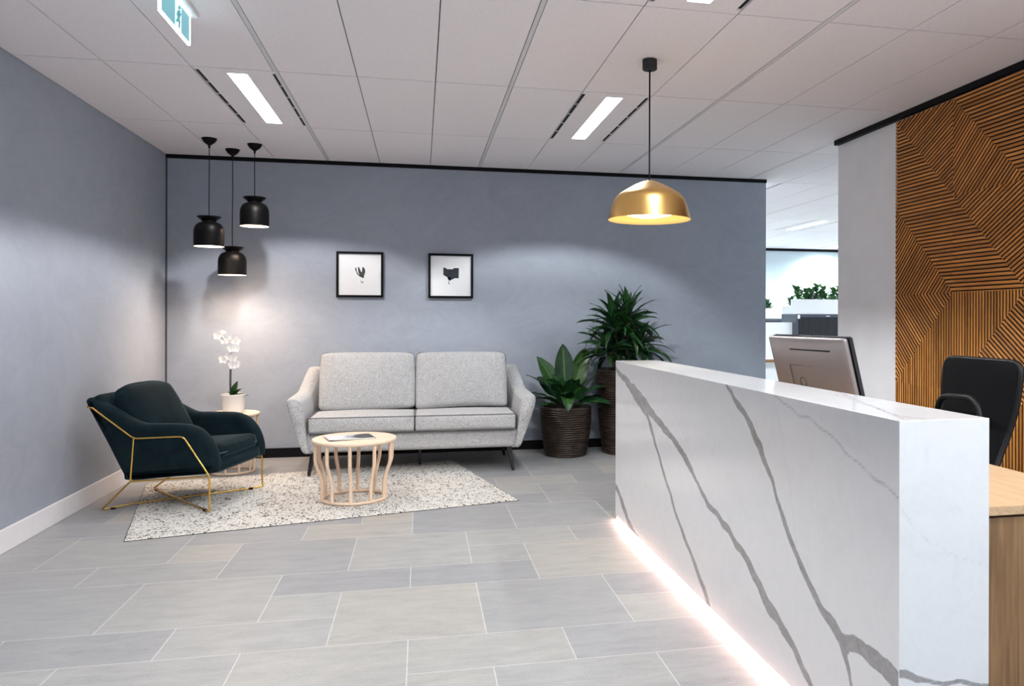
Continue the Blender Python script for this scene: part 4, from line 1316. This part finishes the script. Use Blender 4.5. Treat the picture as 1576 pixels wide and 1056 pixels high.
def broad_plant():
    x, y = 1.290, 7.0
    t = empty('potted_plant', (x, y, 0), 'broad-leaved green plant in the short woven brown pot beside the sofa', 'plant', 'woven pot plants')
    woven_pot(t, x, y, .178, .228, .435)
    f = MB(); st = MB()
    b = Vector((x, y - .02, .43))
    # (azimuth deg from +x toward the camera, elevation deg, stalk, leaf length, width, droop)
    L = [(100, 84, .22, .36, .14, .15, .15), (20, 68, .20, .36, .115, .25, .8), (165, 64, .18, .35, .115, .30, .55), (40, 62, .30, .30, .105, .2, .6), (150, 50, .14, .25, .10, .5, .1), (280, 70, .12, .22, .10, .8, .2), (210, 62, .12, .24, .10, .9, .25),
         (172, 42, .20, .27, .105, .45, .25), (185, 24, .16, .25, .06, .75, .1), (200, 30, .08, .27, .095, 1.0, .35), (215, 20, .06, .30, .05, .9, .1),
         (255, 50, .10, .24, .13, 1.5, .45), (300, 55, .12, .25, .14, 1.6, .4), (230, 60, .14, .22, .11, 1.3, .2), (262, 40, .07, .36, .115, 2.5, .5),
         (345, 38, .12, .34, .105, .95, .35), (335, 16, .10, .32, .11, .8, .3), (355, 25, .10, .30, .08, 1.0, .15), (20, 45, .16, .30, .10, .8, .2), (75, 50, .16, .28, .12, .7, .3),
         (130, 45, .16, .28, .11, .8, .3), (310, 75, .10, .22, .10, .9, .3), (190, 78, .14, .20, .10, .7, .4)]
    for az, el, sk, ln, wd, dr, rv in L:
        a = math.radians(az); e = math.radians(el)
        d = Vector((math.cos(a) * math.cos(e), math.sin(a) * math.cos(e), math.sin(e)))
        up = (d * .45 + Vector((0, 0, .9))).normalized()
        m = b + Vector((.02 * math.cos(a), .02 * math.sin(a), -.03)); q = m + up * sk * .5; r = q + d * sk * .55
        st.tube([m, q, r], [.006, .005, .004], 6)
        # keep leaves off the wall behind
        if d.y > 0 and (r + d * ln).y > 7.30: d.y *= .35; d.normalize()
        sd = None
        if el > 45:
            sd = Vector((1, .25 * math.sin(az), 0)); sd = sd - d * sd.dot(d)
        leaf(f, r, d, ln * 1.06, wd * 1.28, dr, .22, 10, 'broad', side=sd, rnd=max(.02, rv), wave=.004, twist=random.uniform(-.3, .3))
    f.v = [Vector((v.x, min(v.y, 7.33), v.z)) for v in f.v]
    f.build('foliage', M['leaf_broad'], t, smooth=80)
    st.build('stem', M['orchid_stem'], t, smooth=60)
broad_plant()

def strap_plant():
    x, y = 1.850, 7.03
    t = empty('potted_plant', (x, y, 0), 'spiky strap-leaved plant in the tall woven pot behind the marble counter', 'plant', 'woven pot plants')
    woven_pot(t, x, y, .195, .262, .765)
    f = MB(); rg = random.Random(21)
    heads = [(1.735, 6.98, 1.19), (1.875, 7.0, 1.22), (1.80, 7.05, 1.0), (1.66, 6.95, .96), (1.98, 7.0, 1.0)]
    st = MB()
    for hx, hy, hz in heads:
        st.tube([(x + (hx - x) * .3, y + (hy - y) * .3, .72), (hx, hy, hz)], [.016, .012], 8)
    for hi, (hx, hy, hz) in enumerate(heads):
        n = 34 if hi < 2 else 26
        for k in range(n):
            az = 2.399 * k + hi
            u = k / n
            el = math.radians(80 - 92 * u + rg.uniform(-8, 8))
            if hi >= 2: el = math.radians(52 - 62 * u + rg.uniform(-8, 8))
            d = Vector((math.cos(az) * math.cos(el), math.sin(az) * math.cos(el) * .8, math.sin(el)))
            ln = rg.uniform(.30, .42) * (1 - .2 * (1 - u))
            dr = rg.uniform(1.0, 1.9) * (.30 + .70 * u) + .2
            if d.y > 0 and hy + d.y * ln > 7.28: d.y = .25 * d.y; d.normalize()
            leaf(f, (hx + d.x * .01, hy + d.y * .01, hz - .14 * u + .05), d, ln, rg.uniform(.052, .076), dr, .32, 12, 'strap', rnd=rg.uniform(.02, .95), twist=rg.uniform(-.75, .75), wave=.002)
    f.v = [Vector((v.x, min(v.y, 7.335), v.z)) for v in f.v]
    f.build('foliage', M['leaf_strap'], t, smooth=80)
    st.build('cane', M['stem'], t, smooth=60)
strap_plant()

# ------------------------------------------------------------------ pictures on the back wall
def picture(x0, x1, z0, z1, label, art):
    y = YB
    t = empty('framed_picture', ((x0 + x1) / 2, y, (z0 + z1) / 2), label, 'picture', 'framed prints over the sofa')
    w = .0205; dpt = .030
    f = MB()
    f.box((x0, y - dpt, z0), (x1, y - .001, z0 + w)); f.box((x0, y - dpt, z1 - w), (x1, y - .001, z1))
    f.box((x0, y - dpt, z0 + w), (x0 + w, y - .001, z1 - w)); f.box((x1 - w, y - dpt, z0 + w), (x1, y - .001, z1 - w))
    f.build('frame', M['frame_black'], t)
    MB().box((x0 + w, y - .016, z0 + w), (x1 - w, y - .002, z1 - w)).build('paper', M['paper'], t)
    cx_, cz_ = (x0 + x1) / 2, (z0 + z1) / 2
    for nm, pts, m, lift in art:
        p3 = [(cx_ + a, y - .0162 - lift, cz_ + b) for a, b in pts]
        n = len(p3)
        bm = bmesh.new(); vs = [bm.verts.new(p) for p in p3]
        fc = bm.faces.new(vs)
        if fc.normal.y > 0: fc.normal_flip()
        bmesh.ops.triangulate(bm, faces=[fc])
        me = bpy.data.meshes.new(nm)
        for v in bm.verts: v.co -= Vector(t.location)
        bm.to_mesh(me); bm.free()
        me.materials.append(m)
        o = bpy.data.objects.new(nm, me); COL.objects.link(o); o.parent = t
def rel(pts, cx_, cy_, s=1060.0): return [((x - cx_) / s, (cy_ - y) / s) for x, y in pts]
art1 = [('printed_figure', rel([(281, 320), (292, 305), (300, 345), (322, 386), (311, 335), (309, 305), (320, 303), (336, 345), (346, 352), (352, 325), (350, 305), (360, 302), (374, 325), (377, 350), (366, 385), (355, 397), (363, 410), (345, 403), (322, 392), (304, 376), (293, 350)], 328, 375), M['ink_brown'], 0),
        ('printed_tail', rel([(330, 425), (345, 440), (358, 434), (363, 446), (352, 462), (340, 458), (346, 450)], 328, 375), M['ink_pink'], 0)]
art2 = [('printed_shape', rel([(1103, 308), (1122, 306), (1140, 320), (1196, 321), (1204, 309), (1254, 309), (1252, 410), (1216, 408), (1160, 436), (1158, 426), (1176, 398), (1142, 399), (1104, 378)], 1177, 387), M['ink_blue'], 0),
        ('printed_tail', rel([(1155, 440), (1151, 456), (1160, 470), (1168, 471), (1159, 458), (1159, 440)], 1177, 387), M['ink_blue'], 0)]
picture(-.743, -.334, 1.424, 1.836, 'black framed print of a small sepia branching figure, left above the sofa', art1)
picture(.066, .475, 1.423, 1.834, 'black framed print of a dark angular blue-black shape, right above the sofa', art2)

# ------------------------------------------------------------------ open office beyond the opening
def cabinet(x0, y0, w, d, h, label, mcab, name='storage_cabinet', group=None):
    t = empty(name, (x0 + w / 2, y0 + d / 2, 0), label, 'cabinet', group)
    b = MB(); th = .028
    b.box((x0, y0 + .02, 0), (x0 + w, y0 + d, h)); b.box((x0, y0, 0), (x0 + th, y0 + .02, h)); b.box((x0 + w - th, y0, 0), (x0 + w, y0 + .02, h))
    b.box((x0 + th, y0, h - .045), (x0 + w - th, y0 + .02, h)); b.box((x0 + th, y0, 0), (x0 + w - th, y0 + .02, .06))
    b.build('body', mcab, t)
    half = (w - 2 * th) / 2
    for k in range(2):
        a0 = x0 + th + k * half; a1 = a0 + half - .004
        tm = MB(); n = 16
        for q in range(n):
            xa = a0 + (a1 - a0) * q / n; xb = a0 + (a1 - a0) * (q + .8) / n
            tm.box((xa, y0 + .008, .06), (xb, y0 + .019, h - .047))
        tm.build('tambour_door', M['tambour'], t)
    MB().box((x0 + w / 2 - .03, y0 - .008, h - .036), (x0 + w / 2 + .03, y0, h - .022)).build('handle', M['silver_edge'], t)
    MB().box((x0 + .018, y0 - .003, h - .065), (x0 + .055, y0, h - .012)).build('label_plate', M['white_lam'], t)
    return t
cabinet(5.10, 10.02, .95, .46, 1.307, 'slate grey tambour cabinet under white planters, nearest in the open office', M['cab'])
def planter(x0, x1, y0, y1, z0, z1, label, seed, tall, n):
    t = empty('planter_box', ((x0 + x1) / 2, (y0 + y1) / 2, z0), label, 'planter', 'white planter boxes in the office')
    b = MB(); th = .012
    b.box((x0, y0, z0), (x1, y0 + th, z1)); b.box((x0, y1 - th, z0), (x1, y1, z1)); b.box((x0, y0 + th, z0), (x0 + th, y1 - th, z1)); b.box((x1 - th, y0 + th, z0), (x1, y1 - th, z1))
    b.box((x0 + th, y0 + th, z0), (x1 - th, y1 - th, z1 - .03))
    b.build('trough', M['white_lam'], t)
    rg = random.Random(seed); f = MB(); s = MB()
    for k in range(n):
        bx = x0 + .04 + (x1 - x0 - .08) * (k + rg.uniform(.2, .8)) / n; by = (y0 + y1) / 2
        hh = tall * rg.uniform(.6, 1.0)
        lean = Vector((rg.uniform(-.3, .3), rg.uniform(-.2, .2), 1)).normalized()
        s.tube([(bx, by, z1 - .035), Vector((bx, by, z1 - .035)) + lean * hh], .004, 5)
        for q in range(18):
            u = (q + 1) / 18; az = 2.4 * q + k
            d = Vector((math.cos(az), .6 * math.sin(az), .7 + rg.uniform(-.3, .5)))
            leaf(f, Vector((bx, by, z1 - .035)) + lean * hh * u, d, rg.uniform(.08, .13), rg.uniform(.05, .08), .6, .15, 4, 'broad', rnd=rg.uniform(.05, 1))
    f.build('foliage', M['leaf_office'], t, smooth=80)
    s.build('stem', M['orchid_stem'], t)
planter(5.10, 6.05, 10.03, 10.19, 1.307, 1.512, 'taller white planter box with leafy plants, on the front of the slate cabinet', 3, .24, 10)
planter(5.11, 6.04, 10.21, 10.47, 1.307, 1.424, 'low white planter box behind the taller one on the slate cabinet', 4, .20, 8)
cabinet(5.75, 12.6, .92, .45, 1.245, 'dark cabinet far back in the open office, left of the slate cabinet', M['cab'])
cabinet(6.68, 12.6, .92, .45, 1.245, 'dark cabinet far back, right neighbour of the far dark cabinet', M['cab'])
planter(5.80, 6.04, 12.62, 12.86, 1.245, 1.42, 'small white planter box on the far dark cabinet at the wall edge', 8, .18, 3)
# white desk screen and bench
sc_ = MB().box((4.10, 10.10, 0.0), (5.08, 10.15, 1.190)).build('desk_screen', M['white_lam'], bevel=.004)
tag(sc_, 'white desk screen panel left of the slate cabinet', 'screen')
bt = empty('office_bench', (4.1, 9.45, 0), 'white office bench with brown-edged top at the end of the plaster wall', 'desk')
MB().box((3.70, 9.15, .705), (4.44, 9.75, .730)).build('benchtop', M['white_lam'], bt)
MB().box((3.70, 9.138, .690), (4.452, 9.15, .730)).build('edge_band', M['walnut'], bt)
MB().box((3.72, 9.20, 0), (4.42, 9.23, .704)).build('modesty_panel', M['white_lam'], bt)
MB().box((3.72, 9.70, 0), (4.42, 9.73, .704)).build('modesty_panel', M['white_lam'], bt)
